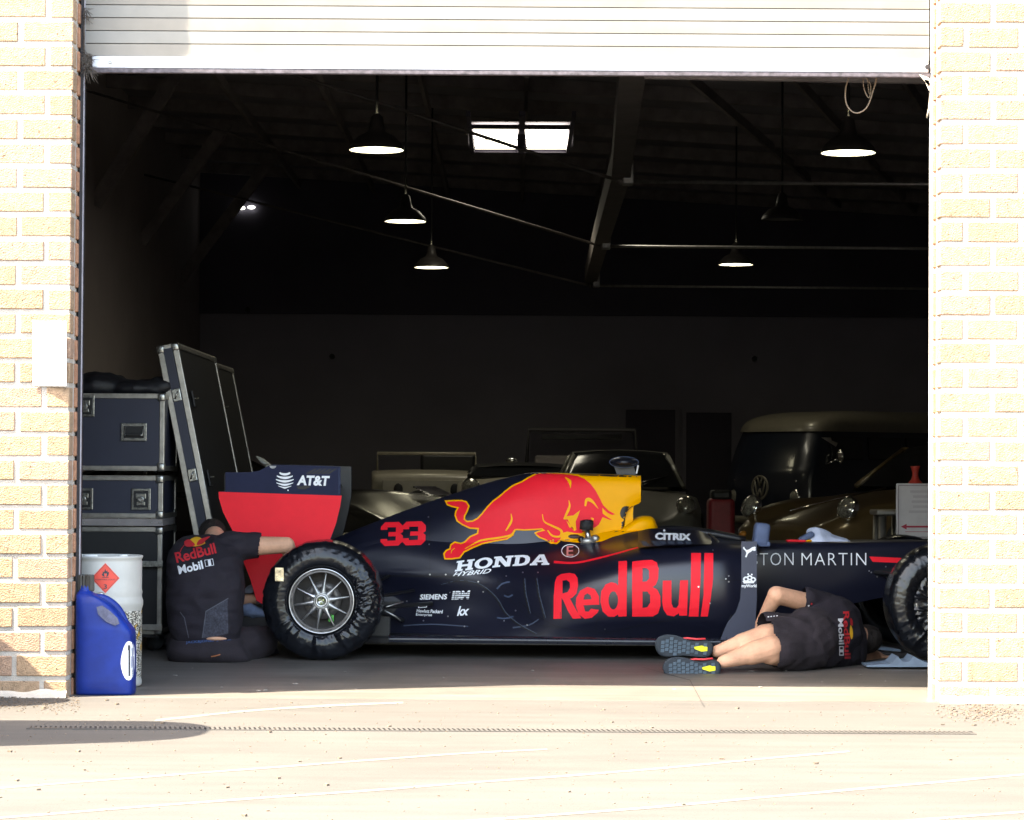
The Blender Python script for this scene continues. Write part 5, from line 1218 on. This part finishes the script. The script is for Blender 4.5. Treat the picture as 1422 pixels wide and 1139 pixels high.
# dark glossy sports car behind the wing
c=P(560,720,22)
def dx_(t):
    bumper(t,2.03,.36,.7)
    b=MB(); 
    for k in range(6): b.box((1.0-.06*k,.42,.845+.012*k),(.03,.22,.012),M_chrome,rot=(0,-.1,0))
    b.build('louvres',t)
carbody('roadster','dark glossy roadster with bright reflections, between the rear wing and number 33',(c.x-.55,23.4,.0),R(-62),[(x,zb,zt+.02,w,fb) for x,zb,zt,w,fb in sport],None,M_ocar,.32,(1.25,-1.15),[],dx_)
c=P(330,700,24)
carbody('black_saloon','black car whose bright windscreen edge shows above the rear wing',(c.x-.3,25,0),R(-20),sport,[(.6,.88,.66),(.0,1.16,.52),(-.7,1.14,.5),(-1.5,.84,.55)],mat('black car paint',(.01,.01,.012),.15,coat=1,var=0),.31,(1.25,-1.15),[(1.78,.69,.62,.095,-.4)],None)
b=MB(); b.tube([P(356,634,20),P(364,640,20),P(374,648,20),P(384,656,20)],[.006,.02,.022,.006],M_wht,8); b.build('windscreen_glint',label='windscreen glint modelled as a slim white tube between the far leaning case and the rear wing',category='glint')  # glint on the black car's windscreen, built as a white tube
# red tool box/seat at the back
b=MB(); c=P(1003,715,25); b.box((c.x,25.2,c.z-.05),(.26,.3,.42),mat('dull red',(.28,.02,.03),.5),bev=.05,seg=4); b.box((c.x,25.2,c.z+.19),(.2,.28,.1),M_black,bev=.03); b.box((c.x,25.2,(c.z-.26)/2),(.3,.34,c.z-.26),M_dark)
b.build('padded_stool',label='dull red padded stool with dark top beside the dark van front',category='stool')
b=MB(); c=P(1020,747,23); b.tube([P(1002,746,23),P(1045,747,23)],.03,M_scar,10); b.box((c.x,23.05,.2),(.05,.05,.42),M_dark); b.build('low_rail',label='pale horizontal rail low behind the car cockpit',category='rail')
# ================================================================= van
M_vand=mat('navy black van paint',(.012,.016,.028),.3,var=.05,coat=.6)
M_vanc=mat('cream van roof',(.19,.175,.14),.35,var=.04,coat=.4)
t=thing('classic_van','two tone classic van, cream roof over dark body with round emblem on its front','van',(0,0,0))
YVn=33.6; th=R(180+36); c=P(1042,700,YVn)
ca,sa=math.cos(th),math.sin(th); nx=c.x-2.1*ca*1.0+.15; ny=YVn-2.1*sa+.25
t.location=(nx,ny,0); t.rotation_euler=(0,0,th); bpy.context.view_layer.update()
Wv=.86; H=1.86; sc=1.0
def vrow(x,z,w,r=.0):
    return [Vector((x-.0,-w,z)),Vector((x+r*.75,-w*.72,z)),Vector((x+r,-w*.25,z)),Vector((x+r,w*.25,z)),Vector((x+r*.75,w*.72,z)),Vector((x,w,z))]
def vring(z,xf,xr,w,r): # full outline at a height
    f=[Vector((xf+r*(1-(s*s)),w*s*1.0,z)) for s in(-.92,-.6,-.2,.2,.6,.92)]
    return [Vector((xr+.12,-w,z)),Vector((0,-w,z)),Vector((xf-.35,-w,z)),Vector((xf-.1,-w*.985,z))]+f+[Vector((xf-.1,w*.985,z)),Vector((xf-.35,w,z)),Vector((0,w,z)),Vector((xr+.12,w,z)),Vector((xr,w*.85,z)),Vector((xr,-w*.85,z))]
b=MB(); rr_=[vring(z,xf,-2.05,w,r) for z,xf,w,r in((.30,1.90,.80,.10),(.38,1.96,.85,.12),(.7,1.97,.87,.14),(1.0,1.95,.86,.13),(1.12,1.92,.85,.12))]
b.grid(dgrid(rr_,3,1),M_vand,True,True); b.add(rr_[0],[list(range(len(rr_[0])))],M_vand); b.build('body',t)
b=MB(); rr_=[vring(z,xf,xr,w,r) for z,xf,xr,w,r in((1.12,1.92,-2.05,.85,.12),(1.35,1.84,-2.02,.83,.12),(1.58,1.74,-1.98,.80,.11))]
b.grid(dgrid(rr_,3,1),M_vand,True,True); b.build('upper_body',t)
b=MB(); rr_=[vring(z,xf,xr,w,r) for z,xf,xr,w,r in((1.58,1.77,-2.0,.82,.11),(1.66,1.74,-1.98,.81,.11),(1.76,1.62,-1.9,.76,.09),(1.84,1.3,-1.7,.6,.05),(1.87,.8,-1.2,.3,.02))]
b.grid(dgrid(rr_,3,1),M_vanc,True,True); b.add(rr_[-1],[list(range(len(rr_[-1])))],M_vanc); b.build('roof',t)
for s in(-1,1):
    b=MB(); b.add([(1.88+.115,s*.04,1.17),(1.88+.04,s*.72,1.17),(1.76+.03,s*.68,1.52),(1.76+.105,s*.04,1.52)],[(0,1,2,3)],M_glass); b.build('windscreen',t)
    b=MB(); b.tube([(1.88+.12,s*.03,1.16),(1.92,s*.73,1.16)],.009,M_chrome,6); b.build('wiper',t)
for s in(-1,1):
    for x0,x1 in((1.05,1.62),(.35,.95),(-.4,.25),(-1.1,-.5),(-1.75,-1.2)):
        b=MB(); b.box(((x0+x1)/2,s*.838,1.36),(x1-x0,.03,.30),M_glass if x0>-1 or x0<-1.5 else M_vanc,bev=.012,rot=(s*.08,0,0)); b.build('side_window',t)
b=MB(); b.lathe([(.135,.012),(.135,.03),(.165,.03),(.165,.012)],M_vanc,c=(2.09-.01,0,.84),axis='X',n=32)
def seg(a,c_): 
    a=Vector((2.105,a[0],.84+a[1]));c_=Vector((2.105,c_[0],.84+c_[1])); b.tube([a,c_],.011,M_vanc,6)
for s in(-1,1):
    seg((s*.05,.142),(0,.02)); seg((s*.105,.10),(s*.045,-.125)); seg((s*.045,-.125),(0,-.01))
b.build('emblem',t)
for s in(-1,1):
    h=bpy.data.objects.new('headlight',None); COL.objects.link(h); h.parent=t; h.location=(2.0,s*.58,.72)
    b=MB(); b.lathe([(.11,-.03),(.112,.03),(.095,.04)],M_chrome,axis='X',n=24); b.build('lamp_ring',h); b=MB(); b.lathe([(.095,.035),(.06,.055),(.001,.065)],M_lens,axis='X',n=20); b.build('lens',h)
    b=MB(); b.sphere((2.0,s*.6,.93),.03,M_chrome,10); b.build('indicator',t)
b=MB(); b.tube(dens([(1.75,-.88,.42),(2.0,-.8,.42),(2.16,0,.42),(2.0,.8,.42),(1.75,.88,.42)],4),.045,M_vanc,8); b.build('bumper',t)
for wx in(1.15,-1.25):
    for s in(-1,1):
        w=bpy.data.objects.new('wheel',None); COL.objects.link(w); w.parent=t; w.location=(wx,s*.76,.33)
        b=MB(); b.lathe([(.2,-.09),(.31,-.09),(.33,-.05),(.33,.05),(.31,.09),(.2,.09)],M_rub,axis='Y',n=28); b.build('tyre',w)
        b=MB(); b.lathe([(.2,-.1),(.1,-.11),(.001,-.12)],M_vanc,axis='Y',n=20); b.build('rim',w)
b=MB(); b.sphere((1.6,.98,1.25),(.03,.08,.10),M_chrome,12); b.tube([(1.7,.84,1.15),(1.6,.93,1.22)],.01,M_chrome,6); b.build('mirror',t)
b=MB(); b.add([(1.80,.845,1.50),(1.45,.83,1.50),(1.55,.86,1.38)],[(0,1,2)],mat('pale pennant',(.5,.48,.45),.7)); b.build('window_pennant',t)
# ================================================================= people
M_skin=mat('skin',(.70,.385,.25),.5,var=.11,scale=9,bump=.3,bscale=70,spec=.25)
M_shirt=mat('dark navy knit',(.013,.009,.016),.85,var=.12,scale=6,bump=.35,bscale=160)
M_short=mat('charcoal shorts cloth',(.020,.014,.019),.9,var=.12,scale=7,bump=.35,bscale=140)
M_hair=mat('dark brown hair',(.018,.012,.010),.6,var=.3,scale=60,bump=.8,bscale=220)
M_lip=mat('lips',(.40,.16,.13),.5,var=0); M_eye=mat('eye white',(.7,.7,.68),.3,var=0)
M_shoe=mat('dark shoe upper',(.02,.022,.03),.7,var=.15,scale=30); M_lug=mat('sole tread',(.055,.085,.115),.7,var=.1); M_sole=mat('slate rubber sole',(.016,.024,.034),.75,var=.12,scale=40)
M_lime=mat('yellow green insert',(.75,.72,.02),.5,var=0); M_ptrim=mat('pink red trim',(.7,.05,.06),.5,var=0)
def hand(wrist,d,up,s=1,curl=.5):
    # palm and five separate fingers, bent at the knuckles; d pointing direction, up = back of the hand
    wrist=Vector(wrist); d=Vector(d).normalized(); up=(Vector(up)-d*Vector(up).dot(d)).normalized(); sd=d.cross(up)
    parts=[ellip(wrist+d*.055,(.001,.001,.001)) ]
    parts=[capsule(wrist,wrist+d*.03,.026,.028),]
    for k in(-1.5,-.5,.5,1.5):
        a=wrist+d*.02+sd*k*.012; b_=wrist+d*(.088-abs(k-.3)*.006)+sd*k*.021; parts.append(capsule(a,b_,.015,.0115))
        L=(.040,.046,.043,.034)[int(k+1.5)]; p=b_; dr=d
        for j,c in enumerate((.5,.8,.6)):
            dr=(dr*math.cos(c*curl)-up*math.sin(c*curl)).normalized(); q=p+dr*L*(1,.68,.52)[j]; parts.append(capsule(p,q,.0098-j*.0007,.0092-j*.0008)); p=q
            
    t0=wrist+d*.03-sd*.022*s; t1=t0+(d*.5-sd*.85*s-up*.15)*.042; t2=t1+(d*.85-sd*.3*s-up*.35)*.03; parts+= [capsule(t0,t1,.014,.011),capsule(t1,t2,.0105,.009)]
    return parts
def head(c,fwd,up,r=.098):
    c=Vector(c); f=Vector(fwd).normalized(); u=(Vector(up)-f*Vector(up).dot(f)).normalized(); s=f.cross(u)
    Rm=Matrix((s,f,u)).transposed(); rot=[math.degrees(a) for a in Rm.to_euler()]
    E=lambda x,y,z,rx,ry,rz: ellip(c+s*x+f*y+u*z,(rx,ry,rz),rot)
    parts=[E(0,-.012,.02,.076,.095,.088),E(0,.028,-.035,.060,.062,.072),E(0,.055,-.085,.03,.03,.022),E(0,.094,-.018,.013,.018,.026),E(0,.083,.018,.04,.018,.012),E(-.078,-.005,-.01,.010,.02,.03),E(.078,-.005,-.01,.010,.02,.03),E(0,.082,-.058,.024,.012,.007)]
    hairs=[E(0,-.022,.035,.083,.098,.088),E(0,-.055,-.01,.072,.05,.06)]
    def face(mb):
        for x in(-.032,.032): mb.sphere(c+s*x+f*.083+u*.002,(.011,.011,.008),M_eye,10); mb.sphere(c+s*x+f*.092+u*.002,.0045,M_black,8)
        mb.sphere(c+f*.092+u*-.060,(.02,.006,.006),M_lip,10)
    return parts,hairs,face
# ---------------- seated mechanic
S=lambda x,y,Y: P(x,y,Y)
t=thing('person','mechanic in dark team shirt sitting on the floor, reaching behind the rear wheel','person',S(288,920,14.35))
hp,hh,hf=head(S(296,752,14.80),(.12,.75,-.66),(.0,.66,.75))
body=[capsule(S(288,895,14.33),S(284,800,14.42),.145,.155),capsule(S(262,772,14.5),S(318,766,14.5),.085,.085),capsule(S(298,758,14.55),S(298,745,14.72),.062,.06),
 capsule(S(322,759,14.47),S(398,757,14.56),.062,.047),capsule(S(398,757,14.56),S(414,800,14.74),.047,.031),
 capsule(S(252,778,14.5),S(246,838,14.75),.058,.047),capsule(S(246,838,14.75),S(350,832,14.9),.044,.030),
 capsule(S(314,902,14.35),S(362,892,14.60),.095,.075),capsule(S(362,892,14.60),S(322,914,14.95),.062,.042),capsule(S(268,902,14.35),S(246,892,14.75),.085,.065),capsule(S(246,893,14.75),S(290,912,15.0),.055,.04)]
body+=hp+hand(S(414,800,14.74),(.3,.3,-.9),(1,-.3,.2))+hand(S(350,832,14.9),(1,.2,0),(0,-.1,1))
v,f=fuse(body,.007,4); b=MB(); b.add(v,f,M_skin,True); hf(b); part(b,'body',t)
v,f=fuse(hh,.006,3,.003,30); b=MB(); b.add(v,f,M_hair,True); part(b,'hair',t)
# shirt: rows of outline in photo pixels: y, x left, x right, Y of the back surface, thickness
def garment(rows,thk,mat_,n=40,wr=.006,wsc=8,e_=.75):
    g=[]
    for y,x0,x1,Yb,tk in rows:
        a=P(x0,y,Yb+tk/2);c_=P(x1,y,Yb+tk/2); r=[]
        for k in range(n):
            th=2*PI*k/n; cc,ss=math.cos(th),math.sin(th)
            r.append(Vector(((a.x+c_.x)/2+(c_.x-a.x)/2*abs(cc)**e_*(1 if cc>0 else -1),Yb+tk/2+tk/2*abs(ss)**e_*(1 if ss>0 else -1),(a.z+c_.z)/2)))
        g.append(r)
    return g
rows=[(888,240,334,14.17,.33),(880,237,335,14.16,.34),(860,234.5,336,14.15,.35),(835,233,337,14.15,.36),(810,232.5,337.5,14.16,.36),(785,233,336,14.20,.36),(770,236,334,14.25,.35),(758,243,330,14.32,.32),(748,254,327,14.40,.28),(743,268,318,14.46,.25)]
g=garment(rows,0,M_shirt); g=[dens(c_,4) for c_ in zip(*g)]; g=[list(r) for r in zip(*g)]
tor=MB(); tor.grid(g,M_shirt,True,True); tor.f.append(list(range(40))[::-1]); tor.f.append(list(range(len(tor.v)-40,len(tor.v))))
sl_=capsule(S(318,760,14.46),S(352,757,14.515),.088,.077); sl2=capsule(S(254,776,14.5),S(247,815,14.65),.085,.075)
v,f=fuse([(tor.v,tor.f),sl_,sl2,capsule(S(296,764,14.5),S(318,761,14.46),.07,.085)],.0075,6,.0105,6.5,cut=[(S(361,757,14.53),(1,.04,-.12))],stretch=(1,1,1.6))
b=MB(); b.add(v,f,M_shirt,True); sb=b.bvh()
def rot_quad(cx,cy,w,h,ang):
    a=R(ang); c_,s_=math.cos(a),math.sin(a); return [(cx+x*c_-y*s_,cy+x*s_+y*c_) for x,y in((-w/2,-h/2),(w/2,-h/2),(w/2,h/2),(-w/2,h/2))]
M_lr=mat('print red',(.55,.02,.03),.7,var=0); M_ly=mat('print yellow',(.75,.40,.02),.7,var=0); M_lw=mat('print white',(.75,.75,.78),.7,var=0)
decal(b,sb,fit(text2d('RedBull',.022,0,.98),quad=rot_quad(271.5,768,57,15,-14)),M_lr,.0045,3)
decal(b,sb,fit(text2d('Mobil',.03,0,1),quad=rot_quad(264.5,788,35,12,-13)),M_lw,.0045,3)
decal(b,sb,poly2d([rot_quad(290.5,781.5,12,9.5,-10),rot_quad(290.5,781.5,10.6,8.2,-10)]),M_lw,.0045,3); decal(b,sb,fit(text2d('1',.06),quad=rot_quad(291,781.5,4,8,-10)),M_lw,.0045,3)
decal(b,sb,poly2d([sm([(258,757),(263,750),(270,746),(277,746),(282,750),(285,755),(272,759)],2)]),M_ly,.0045,3)
for k,sg in enumerate((-1,1)):
    pts=[(257,758),(256,752),(262,749),(267,752),(271,757),(263,759.5)] if sg<0 else [(273,757),(276,750),(283,747),(292,745),(285,751),(282,755)]
    decal(b,sb,poly2d([sm(pts,2)]),M_lr,.006,3)
decal(b,sb,poly2d([stroke([(256,757),(252,762),(250,767)],.9)]),M_lr,.005,3)
M_seam=mat('grey seam piping',(.075,.075,.095),.7,var=0); M_mesh=mat('grey knit panel',(.05,.05,.068),.9,var=.25,scale=90,bump=.4,bscale=300)
decal(b,sb,poly2d([[(286,849),(316,832),(317,880),(300,884),(281,886)]]),M_mesh,.003,4)
decal(b,sb,poly2d([stroke([(281,886),(286,849),(317,831)],1.3)]),M_seam,.0055,4); decal(b,sb,poly2d([stroke([(250,850),(256,858),(262,886)],1.2)]),M_seam,.0055,4)
part(b,'shirt',t)
# shorts
rows=[(921,242,345,14.22,.30),(915,235,350,14.16,.40),(905,233,346,14.13,.44),(896,234,340,14.14,.42),(889,236,338,14.15,.38),(886,238,337,14.165,.35)]
g=garment(rows,0,M_short); g=[dens(c_,4) for c_ in zip(*g)]; g=[list(r) for r in zip(*g)]; tor=MB(); tor.grid(g,M_short,True,True); tor.f.append(list(range(40))[::-1]); tor.f.append(list(range(len(tor.v)-40,len(tor.v))))
v,f=fuse([(tor.v,tor.f),capsule(S(318,900,14.36),S(364,891,14.60),.115,.092),capsule(S(362,893,14.62),S(325,908,14.9),.07,.055),capsule(S(270,902,14.35),S(250,895,14.75),.10,.088)],.0075,6,.006,7)
b=MB(); b.add(v,f,M_short,True); sb=b.bvh()
M_blue=mat('waistband blue print',(.05,.10,.25),.7,var=0)
decal(b,sb,fit(text2d('JACK&JONES  JACK&',.02),quad=[(258,890.5),(321,886),(321,890),(258,895)]),M_blue,.004,3)
decal(b,sb,poly2d([stroke([(293,912),(299,911),(306,909)],1.6)]),mat('rust tab',(.35,.12,.05),.7),.004,3)
part(b,'shorts',t)
b=MB(); v,f=fuse([ellip(S(300,887,14.17),(.062,.02,.011))],.004,2); b.add(v,f,M_skin,True)
merge_ok=True
part(b,'lower_back_skin',t)
b=MB(); v,f=fuse([capsule(S(366,905,14.85),S(352,912,14.75),.04,.045),ellip(S(376,908,14.9),(.05,.07,.045))],.007,3); b.add(v,f,M_shoe,True); b.add(*fuse([ellip(S(372,904,14.86),(.012,.02,.012))],.004,1),M_lime,True); part(b,'shoe',t)
b=MB(); v,f=fuse([capsule(S(250,912,14.9),S(240,910,14.75),.035,.04)],.007,3); b.add(v,f,M_shoe,True); part(b,'shoe',t)
# pale blue rag and pad near his hand
M_rag=mat('pale blue cloth',(.25,.33,.52),.85,var=.1,bump=.4,bscale=60)
v,f=fuse([ellip(S(352,850,14.87),(.085,.05,.035),(0,8,0)),ellip(S(345,845,14.86),(.05,.05,.03))],.006,3,.006,14); b=MB(); b.add(v,f,M_rag,True)
b.box(S(350,868,14.9),(.2,.1,.14),M_dark,bev=.02); b.build('blue_rag',label='folded pale blue cloth on a dark pad by the seated mechanic\'s left hand',category='rag')
v,f=fuse([ellip(S(352,817,14.885),(.06,.04,.026),(0,-18,0))],.006,3,.005,14); b=MB(); b.add(v,f,mat('grey cloth',(.25,.26,.32),.85),True); b.build('grey_rag',label='grey cloth draped above the seated mechanic\'s left forearm',category='rag')
# ---------------- lying mechanic
t=thing('person','mechanic lying on the floor in charcoal shorts, shoe soles towards us, head under the car','person',S(1120,930,13.95))
hp,hh,hf=head(S(1196,888,14.62),(.25,.9,-.1),(.95,-.2,.05))
body=[capsule(S(1118,895,14.0),S(1160,885,14.30),.125,.14),capsule(S(1172,905,14.42),S(1160,855,14.40),.085,.085),capsule(S(1178,882,14.45),S(1196,884,14.55),.06,.058),
 capsule(S(1152,845,14.28),S(1078,826,14.02),.058,.049),capsule(S(1078,826,14.02),S(1056,866,14.14),.047,.030),
 capsule(S(1172,912,14.42),S(1215,912,14.8),.055,.04),
 # upper thigh, calf
 capsule(S(1105,885,13.98),S(1062,886,13.86),.10,.075),capsule(S(1060,886,13.84),S(1030,894,13.80),.066,.056),capsule(S(1030,894,13.80),S(996,905,13.76),.052,.034),
 capsule(S(1108,905,13.92),S(1070,905,13.74),.095,.072),capsule(S(1070,900,13.72),S(1042,908,13.70),.068,.062),capsule(S(1042,908,13.70),S(1004,919,13.66),.058,.034)]
body+=hp+hand(S(1056,866,14.14),(-.1,.5,-.85),(-1,0,.1),curl=.7)+hand(S(1215,912,14.8),(.9,.4,0),(0,-.1,1))
v,f=fuse(body,.007,5); b=MB(); b.add(v,f,M_skin,True); hf(b); part(b,'body',t)
v,f=fuse(hh,.006,3,.003,30); b=MB(); b.add(v,f,M_hair,True); part(b,'hair',t)
# shorts
v,f=fuse([capsule(S(1128,888,14.0),S(1112,900,13.96),.14,.125),capsule(S(1128,905,13.95),S(1096,912,13.82),.095,.085),capsule(S(1108,884,13.96),S(1074,886,13.86),.122,.096),capsule(S(1100,876,14.02),S(1064,872,13.95),.09,.08),capsule(S(1108,903,13.90),S(1082,904,13.77),.112,.094),capsule(S(1120,868,14.05),S(1142,872,14.12),.10,.11)],.0075,6,.0105,7,cut=[(S(1072,880,13.80),(-.9,-.25,.02))])
b=MB(); b.add(v,f,M_short,True); sb=b.bvh()
for k in range(4): decal(b,sb,poly2d([stroke([(1066+k*4,857-k*.5),(1068+k*4,856.5-k*.5)],1.2)]),M_lw,.003,3)
part(b,'shorts',t)
# shirt
v,f=fuse([capsule(S(1136,888,14.08),S(1160,878,14.28),.135,.15),capsule(S(1140,905,14.06),S(1168,902,14.30),.10,.115),capsule(S(1166,860,14.32),S(1174,900,14.36),.115,.13),capsule(S(1135,872,14.1),S(1158,858,14.25),.11,.13),capsule(S(1160,852,14.30),S(1118,832,14.16),.10,.066)],.0075,6,.0105,7,cut=[(S(1115,831,14.15),(-1,-.1,.22))])
b=MB(); b.add(v,f,M_shirt,True); sb=b.bvh()
def vq(cx,cy,w,h,ang): return rot_quad(cx,cy,w,h,ang)
decal(b,sb,fit(text2d('RedBull',.025,0,.98),quad=vq(1176,882,66,8.5,88)),M_lr,.005,3)
decal(b,sb,fit(text2d('Mobil',.03,0,1),quad=vq(1168,877,36,7.5,88)),M_lw,.005,3); decal(b,sb,poly2d([vq(1168.5,904,13,6,90),vq(1168.5,904,10.6,4,90)]),M_lw,.005,3)
decal(b,sb,fit(text2d('1',.08),quad=vq(1168.5,904,4,4,90)),M_lw,.005,3)
decal(b,sb,poly2d([sm([(1181,868),(1184,874),(1184.5,884),(1182,888),(1180,878)],2)]),M_ly,.005,3); decal(b,sb,poly2d([sm([(1181,858),(1184,862),(1184,869),(1181,867)],2)]),M_lr,.005,3)
for k in range(5): decal(b,sb,poly2d([stroke([(1110+k*4,850-k*2.6),(1112+k*4,848.5-k*2.6)],2)]),M_lw if k%2 else M_lr,.004,3)
part(b,'shirt',t)
# shoes, soles facing the camera
def shoe(cx,cy,L_,H_,ang,Ys,lab):
    a=R(ang); c_,s_=math.cos(a),math.sin(a)
    out=[(-.50,.05),(-.49,-.22),(-.42,-.42),(-.28,-.52),(-.10,-.47),(.05,-.33),(.2,-.28),(.36,-.34),(.46,-.26),(.5,-.02),(.47,.28),(.38,.42),(.2,.42),(.02,.40),(-.15,.46),(-.32,.50),(-.44,.36)]
    def T(u,v): return (cx+u*L_*c_-v*H_*s_,cy+u*L_*s_+v*H_*c_)
    ol=[(p.x,p.y) for p in dens([(u,v_,0) for u,v_ in out],3,True)]
    s=bpy.data.objects.new('shoe',None); COL.objects.link(s); s.location=P(cx,cy,Ys); s.parent=t; s.matrix_parent_inverse=t.matrix_world.inverted(); bpy.context.view_layer.update()
    b=MB(); n=len(ol)
    rings=[]
    for sc_,Yo in((.90,Ys-.002),(.97,Ys),(1.0,Ys+.008),(1.0,Ys+.026),(.95,Ys+.034)): rings.append([P(*T(u*sc_,v_*sc_),Yo) for u,v_ in ol])
    b.grid(rings,M_sole,True,True); b.add(rings[0],[list(range(n))],M_sole); b.add(rings[-1],[list(range(n))[::-1]],M_sole)
    # tread lugs
    rnd=random.Random(int(cx))
    def inside(u,v_):
        k=False; m_=len(out)
        for i in range(m_):
            (x1,y1),(x2,y2)=out[i],out[(i+1)%m_]
            if (y1>v_)!=(y2>v_) and u<(x2-x1)*(v_-y1)/(y2-y1)+x1: k=not k
        return k
    for i in range(13):
        for j in range(5):
            u=-.44+i*.073; v_=-.38+j*.185+(.05 if i%2 else -.02)
            pts=[(u-.028,v_-.07),(u+.030,v_-.08),(u+.026,v_+.07),(u-.032,v_+.075)]
            if all(inside(a_*1.1,b_*1.1) for a_,b_ in pts) and not(.16<u<.42 and -.1<v_<.18):
                q=[P(*T(*p_),Ys-.002) for p_ in pts]; q2=[p_+Vector((0,-.0045,0)) for p_ in q]; b.add(q+q2,[(4,5,6,7),(0,1,5,4),(1,2,6,5),(2,3,7,6),(3,0,4,7)],M_lug)
    dd2=[T(u,v_) for u,v_ in((.17,-.03),(.30,-.11),(.40,-.06),(.40,.12),(.30,.16),(.18,.06))]; q=[P(x,y,Ys-.0045) for x,y in dd2]; b.add(q,[list(range(6))],M_lime)
    part(b,'sole',s)
    b=MB(); q=[P(*T(u,v_),Ys+.04) for u,v_ in((-.05,-.36),(.05,-.40),(.2,-.38),(.36,-.42))]; b.tube(q,.006,M_ptrim,6); part(b,'trim',s)
    cen=lambda u,v_,Yo: P(*T(u,v_),Yo)
    v,f=fuse([capsule(cen(-.30,0,Ys+.05),cen(.0,0,Ys+.07),.040,.048),capsule(cen(0,0,Ys+.07),cen(.28,-.0,Ys+.08),.048,.05),ellip(cen(.34,0,Ys+.085),(.045,.05,.048))],.006,4); b=MB(); b.add(v,f,M_shoe,True); part(b,'upper',s)
shoe(950,898.5,81,31,3.5,13.70,'')
shoe(961,928,81,31,-1,13.60,'')
